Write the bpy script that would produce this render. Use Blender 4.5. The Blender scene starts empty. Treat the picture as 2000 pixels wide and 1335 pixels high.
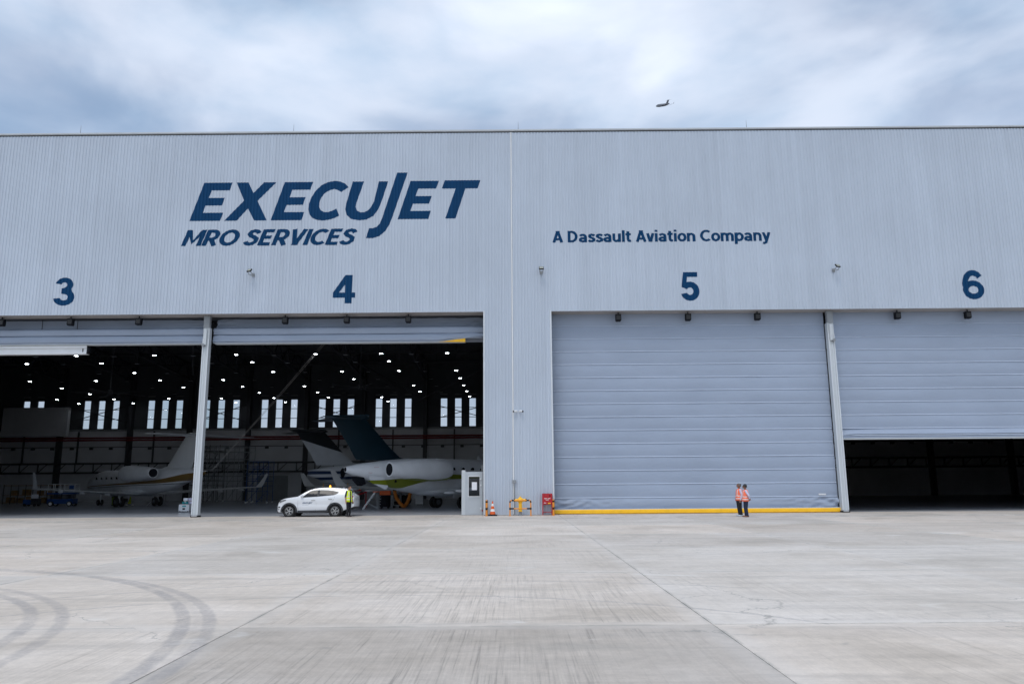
import bpy, bmesh, math, random
from mathutils import Vector, Matrix, noise
random.seed(7)
R = math.radians
sc = bpy.context.scene
C = sc.collection

# ------------------------------------------------------------------ camera
F_PX = 1500.0
def camera_matrix():
    v = Vector((1005 - 1000, -(944 - 667.5), -F_PX)).normalized()      # where "straight in" lands
    h = Vector((1, 0.0075, 0)).normalized()                            # slight roll
    X = (h - h.dot(v) * v).normalized()
    Z = X.cross(v)
    return Matrix((X, v, Z)).to_4x4()
cd = bpy.data.cameras.new('camera')
cam = bpy.data.objects.new('camera', cd); C.objects.link(cam)
cam.matrix_world = Matrix.Translation((0, -45.5, 1.79)) @ camera_matrix()
cd.sensor_width = 36; cd.lens = 36 * F_PX / 2000
cd.clip_start = 0.1; cd.clip_end = 12000
sc.camera = cam

# ------------------------------------------------------------------ light
SUN_EL, SUN_AZ = 62, 200          # azimuth clockwise from +Y
CLOUD_LIGHT, CLOUD_DARK, SKY_STRENGTH = 8.1, 6.25, 0.105
w = bpy.data.worlds.new('World'); sc.world = w; w.use_nodes = True
nt = w.node_tree; nt.nodes.clear()
def N(t, typ, **kw):
    n = t.nodes.new(typ)
    for k, v in kw.items():
        if k == 'inp':
            for a, b in v.items(): n.inputs[a].default_value = b
        else: setattr(n, k, v)
    return n
def M_(t, op, a, b=None, c=None, clamp=False):
    n = t.nodes.new('ShaderNodeMath'); n.operation = op; n.use_clamp = clamp
    for i, x in enumerate((a, b, c)):
        if x is None: continue
        if isinstance(x, (int, float)): n.inputs[i].default_value = x
        else: t.links.new(x, n.inputs[i])
    return n.outputs[0]
def ramp(t, fac, stops, interp='LINEAR'):
    n = t.nodes.new('ShaderNodeValToRGB'); n.color_ramp.interpolation = interp
    e = n.color_ramp.elements
    while len(e) < len(stops): e.new(0.5)
    for k, (p, c) in enumerate(stops):
        e[k].position = p
        e[k].color = (c, c, c, 1) if isinstance(c, (int, float)) else (*c, 1)
    t.links.new(fac, n.inputs[0]); return n.outputs[0]
def mix(t, fac, a, b, mode='MIX'):
    n = t.nodes.new('ShaderNodeMix'); n.data_type = 'RGBA'; n.blend_type = mode
    for s, x in ((n.inputs[0], fac), (n.inputs[6], a), (n.inputs[7], b)):
        if isinstance(x, (int, float)): s.default_value = x
        elif isinstance(x, tuple): s.default_value = (*x[:3], 1)
        else: t.links.new(x, s)
    return n.outputs[2]
def sky_nodes():
    L = nt.links
    sky = N(nt, 'ShaderNodeTexSky', sky_type='NISHITA', sun_disc=False, sun_elevation=R(SUN_EL), sun_rotation=R(SUN_AZ),
            air_density=1.0, dust_density=1.5, ozone_density=1.5)
    tc = N(nt, 'ShaderNodeTexCoord')
    sep = N(nt, 'ShaderNodeSeparateXYZ'); L.new(tc.outputs['Generated'], sep.inputs[0])
    mp = N(nt, 'ShaderNodeMapping'); mp.inputs['Location'].default_value = (-8.76, 6.07, -4.33); mp.inputs['Rotation'].default_value = (R(-14), R(-24), 0)
    mp.inputs['Scale'].default_value = (1.0, 1.0, 2.1)
    L.new(tc.outputs['Generated'], mp.inputs[0])
    n1 = N(nt, 'ShaderNodeTexNoise', inp={'Scale': 1.5, 'Detail': 2.0, 'Roughness': 0.5}); L.new(mp.outputs[0], n1.inputs['Vector'])
    n2 = N(nt, 'ShaderNodeTexNoise', inp={'Scale': 3.6, 'Detail': 9.0, 'Roughness': 0.44, 'Distortion': 0.3}); L.new(mp.outputs[0], n2.inputs['Vector'])
    n3 = N(nt, 'ShaderNodeTexNoise', inp={'Scale': 9.0, 'Detail': 7.0, 'Roughness': 0.5}); L.new(mp.outputs[0], n3.inputs['Vector'])
    d = M_(nt, 'ADD', M_(nt, 'MULTIPLY', n1.outputs[0], 0.55), M_(nt, 'MULTIPLY', n2.outputs[0], 0.45))
    cover = ramp(nt, d, [(0.34, 0.25), (0.50, 0.72), (0.62, 1.0)], 'EASE')
    tone = ramp(nt, M_(nt, 'ADD', M_(nt, 'MULTIPLY', n2.outputs[0], 0.6), M_(nt, 'MULTIPLY', n3.outputs[0], 0.4)), [(0.28, 0.0), (0.63, 1.0)], 'EASE')
    cl = mix(nt, tone, (CLOUD_DARK * .68, CLOUD_DARK * .92, CLOUD_DARK * 1.20), (CLOUD_LIGHT * .89, CLOUD_LIGHT * .965, CLOUD_LIGHT * 1.10))
    col = mix(nt, cover, sky.outputs[0], cl)
    bg = N(nt, 'ShaderNodeBackground'); bg.inputs[1].default_value = SKY_STRENGTH; L.new(col, bg.inputs[0])
    out = N(nt, 'ShaderNodeOutputWorld'); L.new(bg.outputs[0], out.inputs[0])
sky_nodes()
sl = bpy.data.lights.new('sun', 'SUN'); sl.energy = 0.9; sl.angle = R(22); sl.color = (1.0, 0.96, 0.9)
sun = bpy.data.objects.new('sun', sl); C.objects.link(sun)
sd = Vector((math.sin(R(SUN_AZ)) * math.cos(R(SUN_EL)), math.cos(R(SUN_AZ)) * math.cos(R(SUN_EL)), math.sin(R(SUN_EL))))
sun.rotation_euler = (-sd).to_track_quat('-Z', 'Y').to_euler(); sun.location = (0, -60, 80)
sc.view_settings.view_transform = 'Standard'; sc.view_settings.look = 'None'
sc.view_settings.exposure = 0.35; sc.view_settings.gamma = 1.0; sc.view_settings.use_curve_mapping = False
sc.render.engine = 'CYCLES'
sc.cycles.use_denoising = True
sc.cycles.use_adaptive_sampling = True; sc.cycles.adaptive_threshold = 0.02
sc.cycles.max_bounces = 8; sc.cycles.diffuse_bounces = 4; sc.cycles.glossy_bounces = 4; sc.cycles.transparent_max_bounces = 12
sc.cycles.caustics_reflective = False; sc.cycles.caustics_refractive = False

# ------------------------------------------------------------------ materials
def principled(name, col, rough=0.6, metal=0.0, spec=0.5, emit=None, estr=0.0):
    m = bpy.data.materials.new(name); m.use_nodes = True
    b = m.node_tree.nodes['Principled BSDF']
    b.inputs['Base Color'].default_value = (*col, 1); b.inputs['Roughness'].default_value = rough
    b.inputs['Metallic'].default_value = metal; b.inputs['Specular IOR Level'].default_value = spec
    if emit: b.inputs['Emission Color'].default_value = (*emit, 1); b.inputs['Emission Strength'].default_value = estr
    return m
def varied(name, col, rough=0.6, metal=0.0, amt=0.12, scale=(1.0, 1.0, 1.0), nscale=1.5, bump=0.0, bscale=30, spec=0.5, detail=5):
    """colour with gentle procedural wear in object space"""
    m = principled(name, col, rough, metal, spec); t = m.node_tree; b = t.nodes['Principled BSDF']
    tc = N(t, 'ShaderNodeTexCoord'); mp = N(t, 'ShaderNodeMapping'); mp.inputs['Scale'].default_value = scale
    t.links.new(tc.outputs['Object'], mp.inputs[0])
    n = N(t, 'ShaderNodeTexNoise', inp={'Scale': nscale, 'Detail': detail, 'Roughness': 0.6}); t.links.new(mp.outputs[0], n.inputs['Vector'])
    f = ramp(t, n.outputs[0], [(0.3, 1 - amt), (0.7, 1 + amt)])
    t.links.new(mix(t, 1.0, col, f, 'MULTIPLY'), b.inputs['Base Color'])
    if bump:
        n2 = N(t, 'ShaderNodeTexNoise', inp={'Scale': bscale, 'Detail': 3}); t.links.new(mp.outputs[0], n2.inputs['Vector'])
        bp = N(t, 'ShaderNodeBump', inp={'Strength': bump, 'Distance': 0.02}); t.links.new(n2.outputs[0], bp.inputs['Height'])
        t.links.new(bp.outputs[0], b.inputs['Normal'])
    return m
def glass(name, tint=(.8, .85, .9), gloss=0.12):
    m = bpy.data.materials.new(name); m.use_nodes = True; t = m.node_tree; t.nodes.clear()
    tr = N(t, 'ShaderNodeBsdfTransparent'); tr.inputs[0].default_value = (*tint, 1)
    gl = N(t, 'ShaderNodeBsdfGlossy'); gl.inputs['Roughness'].default_value = 0.03
    fr = N(t, 'ShaderNodeFresnel', inp={'IOR': 1.45})
    mx = N(t, 'ShaderNodeMixShader'); t.links.new(M_(t, 'MULTIPLY', fr.outputs[0], gloss / 0.06 if gloss < .5 else 1.0, clamp=True), mx.inputs[0])
    t.links.new(tr.outputs[0], mx.inputs[1]); t.links.new(gl.outputs[0], mx.inputs[2])
    o = N(t, 'ShaderNodeOutputMaterial'); t.links.new(mx.outputs[0], o.inputs[0]); return m
def concrete(name):
    m = principled(name, (.5, .48, .45), 0.62, spec=0.5); t = m.node_tree; b = t.nodes['Principled BSDF']; L = t.links
    geo = N(t, 'ShaderNodeNewGeometry'); tc = N(t, 'ShaderNodeTexCoord'); oi = N(t, 'ShaderNodeObjectInfo')
    P = geo.outputs['Position']
    def noise_(scale, vec, detail=5, rough=0.6, dist=0.0):
        mp = N(t, 'ShaderNodeMapping'); mp.inputs['Scale'].default_value = vec; L.new(P, mp.inputs[0])
        n = N(t, 'ShaderNodeTexNoise', inp={'Scale': scale, 'Detail': detail, 'Roughness': rough, 'Distortion': dist}); L.new(mp.outputs[0], n.inputs['Vector'])
        return n.outputs[0]
    blot = noise_(0.35, (1, 1, 1), 6, 0.62, 0.4)
    fine = noise_(5.0, (1, 1, 1), 8, 0.75)
    cross = noise_(0.8, (0.12, 2.2, 1), 6, 0.7)          # faint bands along the frontage
    broom = noise_(3.0, (4.5, 0.10, 1), 4, 0.65, 0.25)     # broomed streaks running towards the doors
    broomf = noise_(8.0, (5.0, 0.08, 1), 3, 0.6, 0.15)
    col = ramp(t, blot, [(0.30, (.50, .44, .375)), (0.47, (.645, .575, .505)), (0.70, (.74, .675, .615))])
    tint = mix(t, M_(t, 'MULTIPLY', oi.outputs['Random'], 0.35), col, (.52, .48, .43))
    col = mix(t, 1.0, tint, oi.outputs['Color'], 'MULTIPLY')
    col = mix(t, 1.0, col, ramp(t, cross, [(0.3, 0.85), (0.7, 1.08)]), 'MULTIPLY')
    col = mix(t, 1.0, col, ramp(t, M_(t, 'ADD', M_(t, 'MULTIPLY', fine, .7), M_(t, 'MULTIPLY', noise_(38, (1, 1, 1), 2, .6), .3)), [(0.27, 0.80), (0.73, 1.15)]), 'MULTIPLY')
    # broomed streaks, fading out in patches, absent on the trowelled border of each slab
    so = N(t, 'ShaderNodeSeparateXYZ'); L.new(tc.outputs['Object'], so.inputs[0])
    ex = M_(t, 'SUBTRACT', 3.04, M_(t, 'ABSOLUTE', so.outputs[0])); ey = M_(t, 'SUBTRACT', 2.965, M_(t, 'ABSOLUTE', so.outputs[1]))
    ed = M_(t, 'MINIMUM', ex, ey)
    wob = M_(t, 'MULTIPLY', M_(t, 'SUBTRACT', fine, 0.5), 0.25)
    inner = ramp(t, M_(t, 'ADD', ed, wob), [(0.14, 0.0), (0.30, 1.0)])
    patch = M_(t, 'MULTIPLY', ramp(t, noise_(0.5, (1, .35, 1), 3), [(0.36, 0.2), (0.60, 1.0)]), oi.outputs['Alpha'])
    stre = M_(t, 'ADD', M_(t, 'MULTIPLY', broom, .5), M_(t, 'MULTIPLY', broomf, .5))
    sf = ramp(t, stre, [(0.36, 0.62), (0.47, 0.96), (0.62, 1.10)])
    col = mix(t, M_(t, 'MULTIPLY', inner, patch), col, mix(t, 1.0, col, sf, 'MULTIPLY'))
    col = mix(t, M_(t, 'MULTIPLY', M_(t, 'SUBTRACT', 1.0, inner), 0.16), col, (.68, .655, .63))
    # tyre marks: arcs left by tugs and trucks turning on the apron
    sp = N(t, 'ShaderNodeSeparateXYZ'); L.new(P, sp.inputs[0])
    marks = None; rag = noise_(3.5, (1, 1, 1), 7, 0.8)
    for (cx, cy, r, wd, st, ya, yb) in ((-13.7, -38.29, 8.01, .125, .62, -45, -28), (-13.89, -38.49, 8.66, .12, .55, -45, -28), (-15.86, -39.24, 12.27, .13, .66, -45, -26), (-14.48, -38.72, 11.12, .12, .60, -45, -26),
                                (-1.31, -41.39, 10.99, .06, .5, -36, -28), (-2.17, -40.35, 8.05, .06, .5, -36, -28), (-1.1, -41.6, 11.9, .05, .25, -36, -28), (-16.2, -39.6, 12.9, .10, .22, -45, -26), (9.0, -38, 13.2, .10, .20, -30, -20)):
        dx = M_(t, 'SUBTRACT', sp.outputs[0], cx); dy = M_(t, 'SUBTRACT', sp.outputs[1], cy)
        dd = M_(t, 'ABSOLUTE', M_(t, 'SUBTRACT', M_(t, 'SQRT', M_(t, 'ADD', M_(t, 'MULTIPLY', dx, dx), M_(t, 'MULTIPLY', dy, dy))), r))
        dd = M_(t, 'ADD', dd, M_(t, 'MULTIPLY', M_(t, 'SUBTRACT', rag, 0.5), .16)); st *= .78
        rg = ramp(t, M_(t, 'DIVIDE', dd, wd * 2), [(0.22, st), (0.50, 0.0)], 'EASE')
        lim = M_(t, 'MULTIPLY', M_(t, 'GREATER_THAN', sp.outputs[1], ya), M_(t, 'LESS_THAN', sp.outputs[1], yb))
        if cx > -3: lim = M_(t, 'MULTIPLY', lim, M_(t, 'LESS_THAN', sp.outputs[0], cx + 5 if cx > 5 else 4.0))
        rg = M_(t, 'MULTIPLY', rg, lim)
        marks = rg if marks is None else M_(t, 'MAXIMUM', marks, rg)
    brk = ramp(t, M_(t, 'ADD', M_(t, 'MULTIPLY', noise_(1.6, (1, 1, 1), 8, 0.75), .6), M_(t, 'MULTIPLY', noise_(14, (1, 1, 1), 4, 0.7), .4)), [(0.36, 0.05), (0.56, 1.0)])
    col = mix(t, M_(t, 'MULTIPLY', marks, brk), col, (.22, .215, .23))
    # scuffs and damp stains
    stn = ramp(t, noise_(0.55, (0.35, 1.6, 1), 7, 0.66, 0.6), [(0.56, 0.0), (0.72, 0.55)])
    col = mix(t, stn, col, (.33, .305, .275))
    spot = ramp(t, noise_(2.6, (1, 1, 1), 3, 0.5), [(0.70, 0.0), (0.76, 0.5)])
    col = mix(t, spot, col, (.30, .28, .26))
    pale = ramp(t, noise_(0.9, (.5, 1.1, 1), 5, 0.6, 0.8), [(0.62, 0.0), (0.72, 0.5)])
    col = mix(t, pale, col, (.74, .72, .69))
    crk = N(t, 'ShaderNodeTexVoronoi', feature='DISTANCE_TO_EDGE', inp={'Scale': .16}); wv = N(t, 'ShaderNodeVectorMath', operation='ADD'); nv = N(t, 'ShaderNodeTexNoise', inp={'Scale': 1.1, 'Detail': 6, 'Roughness': .65})
    L.new(P, nv.inputs['Vector']); L.new(P, wv.inputs[0]); L.new(nv.outputs['Color'], wv.inputs[1]); L.new(wv.outputs[0], crk.inputs['Vector'])
    ck = M_(t, 'MULTIPLY', ramp(t, crk.outputs['Distance'], [(0.0, 1.0), (0.0022, 0.0)]), ramp(t, blot, [(0.46, 0.0), (0.56, 0.7)]))
    col = mix(t, ck, col, (.25, .24, .22))
    chip = M_(t, 'MULTIPLY', ramp(t, ed, [(0.0, 1.0), (0.05, 0.0)]), ramp(t, noise_(1.3, (1, 1, 1), 6, .7), [(0.45, 0.0), (0.62, 0.8)]))
    col = mix(t, chip, col, (.36, .34, .31))
    L.new(col, b.inputs['Base Color'])
    bp = N(t, 'ShaderNodeBump', inp={'Strength': 0.35, 'Distance': 0.012})
    L.new(M_(t, 'ADD', M_(t, 'MULTIPLY', M_(t, 'MULTIPLY', stre, inner), 1.2), M_(t, 'MULTIPLY', fine, .5)), bp.inputs['Height']); L.new(bp.outputs[0], b.inputs['Normal'])
    return m
def cladding_mat(name):
    m = principled(name, (.56, .60, .645), 0.5, spec=0.4); t = m.node_tree; b = t.nodes['Principled BSDF']; L = t.links
    geo = N(t, 'ShaderNodeNewGeometry')
    def nz(scale, vec, d=5, r=.6):
        mp = N(t, 'ShaderNodeMapping'); mp.inputs['Scale'].default_value = vec; L.new(geo.outputs['Position'], mp.inputs[0])
        n = N(t, 'ShaderNodeTexNoise', inp={'Scale': scale, 'Detail': d, 'Roughness': r}); L.new(mp.outputs[0], n.inputs['Vector']); return n.outputs[0]
    drip = nz(1.0, (3.0, 1, .12)); soft = nz(.18, (1, 1, 1), 3)
    sp = N(t, 'ShaderNodeSeparateXYZ'); L.new(geo.outputs['Position'], sp.inputs[0])
    pan = N(t, 'ShaderNodeTexWhiteNoise', noise_dimensions='1D'); L.new(M_(t, 'FLOOR', M_(t, 'MULTIPLY', sp.outputs[0], 1.0)), pan.inputs['W'])
    col = mix(t, 1.0, (.48, .54, .625), ramp(t, drip, [(0.3, .955), (0.7, 1.035)]), 'MULTIPLY')
    col = mix(t, 1.0, col, ramp(t, soft, [(0.3, .95), (0.7, 1.04)]), 'MULTIPLY')
    col = mix(t, 1.0, col, ramp(t, pan.outputs[0], [(0, .975), (1, 1.02)]), 'MULTIPLY')
    L.new(col, b.inputs['Base Color']); return m
MT = {}
def mats():
    P, V = principled, varied
    MT['concrete'] = concrete('apron_concrete')
    MT['ground'] = V('ground_earth', (.30, .29, .27), .95, amt=.15, nscale=.3)
    MT['floor'] = V('epoxy_floor', (.46, .485, .53), .22, amt=.08, nscale=.3, spec=.6)
    MT['clad'] = cladding_mat('cladding')
    MT['trim'] = V('trim', (.62, .66, .70), .45, amt=.05)
    MT['cap'] = V('roof_cap', (.50, .53, .56), .5, amt=.06)
    MT['joint'] = P('joint_filler', (.30, .29, .275), .9)
    MT['gap'] = P('gap', (.03, .03, .035), .9)
    MT['soffit'] = V('soffit', (.36, .34, .33), .7, amt=.1, nscale=.8, scale=(1, 1, 1))
    MT['fabric'] = V('door_fabric', (.315, .375, .48), .55, amt=.07, nscale=.5, scale=(.5, 1, 1.3), spec=.35)
    MT['fabric_backing'] = V('door_fabric_backing', (.335, .385, .475), .6, amt=.06, nscale=1.2, spec=.3)  # backing sheet fabric, nearly the same tone as the door fabric
    MT['seam'] = V('door_seam_skylit', (.50, .57, .685), .5, amt=.05)  # paler than the fabric: skylight caught by the seams is put into the colour
    MT['yellow'] = V('safety_yellow', (.98, .55, .015), .45, amt=.08, nscale=3)
    MT['post'] = V('post_metal', (.52, .56, .59), .45, amt=.06, nscale=1, scale=(1, 1, .4))
    MT['steel'] = V('dark_steel', (.035, .038, .045), .6, amt=.2)
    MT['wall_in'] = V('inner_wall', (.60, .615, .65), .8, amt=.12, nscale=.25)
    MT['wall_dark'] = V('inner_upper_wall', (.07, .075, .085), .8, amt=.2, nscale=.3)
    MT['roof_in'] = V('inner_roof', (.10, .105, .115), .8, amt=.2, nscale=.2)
    MT['red_pipe'] = V('red_pipe', (.16, .008, .012), .5, amt=.15)
    MT['navy'] = V('navy_paint', (.002, .044, .125), .7, amt=.10, nscale=1.0, scale=(2, 1, .3), spec=.15)
    MT['pane'] = glass('window_glass', (.78, .80, .83), .06)
    MT['door_glass'] = glass('door_glass', (.55, .60, .65), .07)
    MT['black'] = V('black_plastic', (.009, .010, .014), .6, amt=.2, spec=.12)
    MT['lens'] = P('lamp_lens', (.36, .38, .33), .3)
    MT['white'] = V('white_metal', (.72, .74, .76), .4, amt=.04)
    MT['door_white'] = V('door_leaf', (.45, .49, .53), .45, amt=.05)
    MT['paper'] = P('paper', (.80, .82, .88), .8)
    MT['lamp'] = P('lamp_on', (1, 1, 1), .4, emit=(.86, .93, 1.0), estr=36.0)
    MT['lamp_off'] = P('lamp_off', (.35, .37, .40), .5)
    MT['orange'] = V('orange', (.75, .12, .015), .5, amt=.1, nscale=4)
    MT['barrier'] = V('barrier_orange', (.80, .30, .025), .45, amt=.1, nscale=4)
    MT['red'] = V('red_paint', (.42, .012, .022), .4, amt=.1, nscale=3)
    MT['white_reflect'] = P('white_reflective', (.82, .82, .82), .4)
    MT['grey'] = V('grey_metal', (.25, .27, .29), .5, amt=.1)
    MT['blue'] = V('blue_paint', (.01, .07, .26), .4, amt=.12, nscale=3)
    MT['tan'] = V('carton', (.30, .19, .09), .8, amt=.15, nscale=4)
    MT['duct'] = V('orange_duct', (.55, .19, .03), .6, amt=.15, nscale=6)
    MT['tyre'] = V('tyre', (.014, .014, .015), .8, amt=.2, nscale=8)
    MT['rim'] = P('rim', (.55, .56, .58), .25, .8)
    MT['rim_dark'] = P('rim_dark', (.02, .02, .022), .5)
    MT['car'] = P('car_white', (.72, .745, .78), .22, spec=.6)
    MT['car'].node_tree.nodes['Principled BSDF'].inputs['Coat Weight'].default_value = .5
    MT['car_glass'] = P('car_glass', (.012, .015, .02), .06, spec=.25)
    MT['car_trim'] = V('car_trim', (.026, .028, .033), .6, amt=.1, nscale=6)
    MT['chrome'] = P('chrome', (.6, .62, .65), .15, 1.0)
    MT['tail_red'] = P('tail_red', (.35, .005, .01), .15)
    MT['beacon'] = P('beacon', (.9, .35, .02), .3, emit=(1, .38, .03), estr=3.0)
    MT['teal'] = P('teal', (.02, .30, .33), .5)
    MT['green'] = P('dull_green', (.16, .25, .02), .6)
    MT['lime'] = P('lime', (.50, .62, .01), .6)
    MT['skin'] = P('skin', (.42, .22, .14), .55)
    MT['skin_dark'] = P('skin_dark', (.22, .11, .07), .55)
    MT['hair'] = P('hair_black', (.012, .011, .012), .6)
    MT['hair_grey'] = V('hair_grey', (.12, .11, .11), .7, amt=.3, nscale=60)
    MT['vest_lime'] = V('vest_lime', (.75, .95, .012), .7, amt=.08, nscale=9)
    MT['vest_orange'] = V('vest_orange', (1.0, .20, .10), .7, amt=.08, nscale=9)
    MT['reflect'] = P('reflective_tape', (.72, .66, .66), .4)
    MT['cloth_dark'] = V('cloth_charcoal', (.022, .028, .036), .85, amt=.2, nscale=9)
    MT['cloth_black'] = V('cloth_black', (.010, .010, .014), .85, amt=.2, nscale=9)
    MT['cloth_navy'] = V('cloth_navy', (.010, .018, .045), .85, amt=.2, nscale=9)
    MT['shirt'] = V('shirt_lilac', (.60, .58, .74), .85, amt=.08, nscale=9)
    MT['shoe_brown'] = P('shoe_brown', (.20, .09, .05), .5)
    MT['shoe_light'] = P('shoe_light', (.55, .62, .70), .5)
    MT['shoe_black'] = P('shoe_black', (.03, .02, .02), .5)
mats()

# ------------------------------------------------------------------ mesh helpers
class MB:
    def __init__(s): s.v = []; s.f = []; s.m = []; s.mi = 0
    def _add(s, vs, fs):
        o = len(s.v); s.v += [tuple(p) for p in vs]; s.f += [tuple(i + o for i in q) for q in fs]; s.m += [s.mi] * len(fs); return s
    def box(s, x0, x1, y0, y1, z0, z1, rot=None, at=None):
        vs = [(x, y, z) for x in (x0, x1) for y in (y0, y1) for z in (z0, z1)]
        if rot is not None:
            vs = [rot @ Vector(p) + Vector(at or (0, 0, 0)) for p in vs]
        return s._add(vs, [(0, 1, 3, 2), (4, 6, 7, 5), (0, 4, 5, 1), (2, 3, 7, 6), (0, 2, 6, 4), (1, 5, 7, 3)])
    def bar(s, p, q, w, h=None, up=(0, 0, 1)):
        p, q = Vector(p), Vector(q); h = h or w; d = q - p
        if d.length < 1e-6: return s
        x = d.normalized(); u = Vector(up)
        if abs(x.dot(u)) > .98: u = Vector((1, 0, 0))
        y = u.cross(x).normalized(); z = x.cross(y); r = Matrix((x, y, z)).transposed()
        return s.box(0, d.length, -w / 2, w / 2, -h / 2, h / 2, r, p)
    def tube(s, pts, r, n=8, cap=True, closed=False):
        pts = [Vector(p) for p in pts]; rs = r if isinstance(r, (list, tuple)) else [r] * len(pts); vs = []; K = len(pts); u = None
        for i, p in enumerate(pts):
            a = pts[(i - 1) % K] if (i or closed) else p; b = pts[(i + 1) % K] if (i < K - 1 or closed) else p
            t = (b - a).normalized() if (b - a).length > 1e-9 else Vector((0, 0, 1))
            if u is None: u = t.orthogonal().normalized()
            u = (u - u.dot(t) * t); u = u.normalized() if u.length > 1e-6 else t.orthogonal().normalized()
            v = t.cross(u)
            vs += [p + (u * math.cos(2 * math.pi * k / n) + v * math.sin(2 * math.pi * k / n)) * rs[i] for k in range(n)]
        fs = [(i * n + k, i * n + (k + 1) % n, ((i + 1) % K) * n + (k + 1) % n, ((i + 1) % K) * n + k) for i in range(K if closed else K - 1) for k in range(n)]
        if cap and not closed: fs += [tuple(range(n - 1, -1, -1)), tuple((K - 1) * n + k for k in range(n))]
        return s._add(vs, fs)
    def cyl(s, p, q, r, n=16, r2=None): return s.tube([p, q], [r, r if r2 is None else r2], n)
    def lathe(s, prof, o=(0, 0, 0), axis='z', n=20, cap=True):
        """prof: (radius, height)"""
        vs = []; K = len(prof)
        for (r, h) in prof:
            for k in range(n):
                a = 2 * math.pi * k / n; c, d = r * math.cos(a), r * math.sin(a)
                p = {'z': (c, d, h), 'y': (d, h, c), 'x': (h, c, d)}[axis]
                vs.append((p[0] + o[0], p[1] + o[1], p[2] + o[2]))
        fs = [(i * n + k, i * n + (k + 1) % n, (i + 1) * n + (k + 1) % n, (i + 1) * n + k) for i in range(K - 1) for k in range(n)]
        if cap: fs += [tuple(range(n - 1, -1, -1)), tuple((K - 1) * n + k for k in range(n))]
        return s._add(vs, fs)
    def ell(s, c, r, n=14, m=10, rot=None):
        vs = []; 
        for i in range(m + 1):
            a = math.pi * i / m
            for k in range(n):
                b = 2 * math.pi * k / n
                p = Vector((r[0] * math.sin(a) * math.cos(b), r[1] * math.sin(a) * math.sin(b), r[2] * math.cos(a)))
                if rot is not None: p = rot @ p
                vs.append(p + Vector(c))
        return s._add(vs, [(i * n + k, (i + 1) * n + k, (i + 1) * n + (k + 1) % n, i * n + (k + 1) % n) for i in range(m) for k in range(n)])
    def loft(s, rings, cap=True):
        n = len(rings[0]); K = len(rings); vs = [p for r in rings for p in r]
        fs = [(i * n + k, i * n + (k + 1) % n, (i + 1) * n + (k + 1) % n, (i + 1) * n + k) for i in range(K - 1) for k in range(n)]
        if cap: fs += [tuple(range(n - 1, -1, -1)), tuple((K - 1) * n + k for k in range(n))]
        return s._add(vs, fs)
    def prism(s, poly, y0, y1, plane='xz'):
        n = len(poly); f = {'xz': lambda p, y: (p[0], y, p[1]), 'yz': lambda p, y: (y, p[0], p[1]), 'xy': lambda p, y: (p[0], p[1], y)}[plane]
        return s._add([f(p, y0) for p in poly] + [f(p, y1) for p in poly],
                      [tuple(range(n - 1, -1, -1)), tuple(range(n, 2 * n))] + [(k, (k + 1) % n, n + (k + 1) % n, n + k) for k in range(n)])
    def grid(s, fn, nu, nv):
        vs = [fn(i / nu, j / nv) for i in range(nu + 1) for j in range(nv + 1)]
        return s._add(vs, [(i * (nv + 1) + j, (i + 1) * (nv + 1) + j, (i + 1) * (nv + 1) + j + 1, i * (nv + 1) + j + 1) for i in range(nu) for j in range(nv)])
    def mesh(s, name, mat, smooth=None, fix=True):
        me = bpy.data.meshes.new(name); me.from_pydata([tuple(p) for p in s.v], [], s.f)
        for m in (mat if isinstance(mat, (list, tuple)) else [mat]): me.materials.append(MT[m] if isinstance(m, str) else m)
        if any(s.m): me.polygons.foreach_set('material_index', s.m)
        if fix:
            bm = bmesh.new(); bm.from_mesh(me); bmesh.ops.recalc_face_normals(bm, faces=bm.faces); bm.to_mesh(me); bm.free()
        if smooth is not None:
            me.polygons.foreach_set('use_smooth', [True] * len(me.polygons)); me.set_sharp_from_angle(angle=R(smooth))
        me.update(); return me
    def build(s, name, mat, parent=None, smooth=None, fix=True, loc=None):
        return obj(name, s.mesh(name, mat, smooth, fix), parent, loc)
def obj(name, me, parent=None, loc=None):
    o = bpy.data.objects.new(name, me); C.objects.link(o)
    if parent is not None: o.parent = parent
    if loc is not None: o.location = loc
    return o
def tag(o, label=None, cat=None, group=None, kind=None):
    for k, v in (('label', label), ('category', cat), ('group', group), ('kind', kind)):
        if v: o[k] = v
    return o
def empty(name, loc, rz=0.0, label=None, cat=None, group=None):
    o = bpy.data.objects.new(name, None); C.objects.link(o); o.empty_display_size = .3
    o.location = loc; o.rotation_euler = (0, 0, rz); return tag(o, label, cat, group)
def copy_tree(o, parent=None):
    c = o.copy(); C.objects.link(c); c.parent = parent
    for ch in list(o.children): copy_tree(ch, c)
    return c

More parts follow.
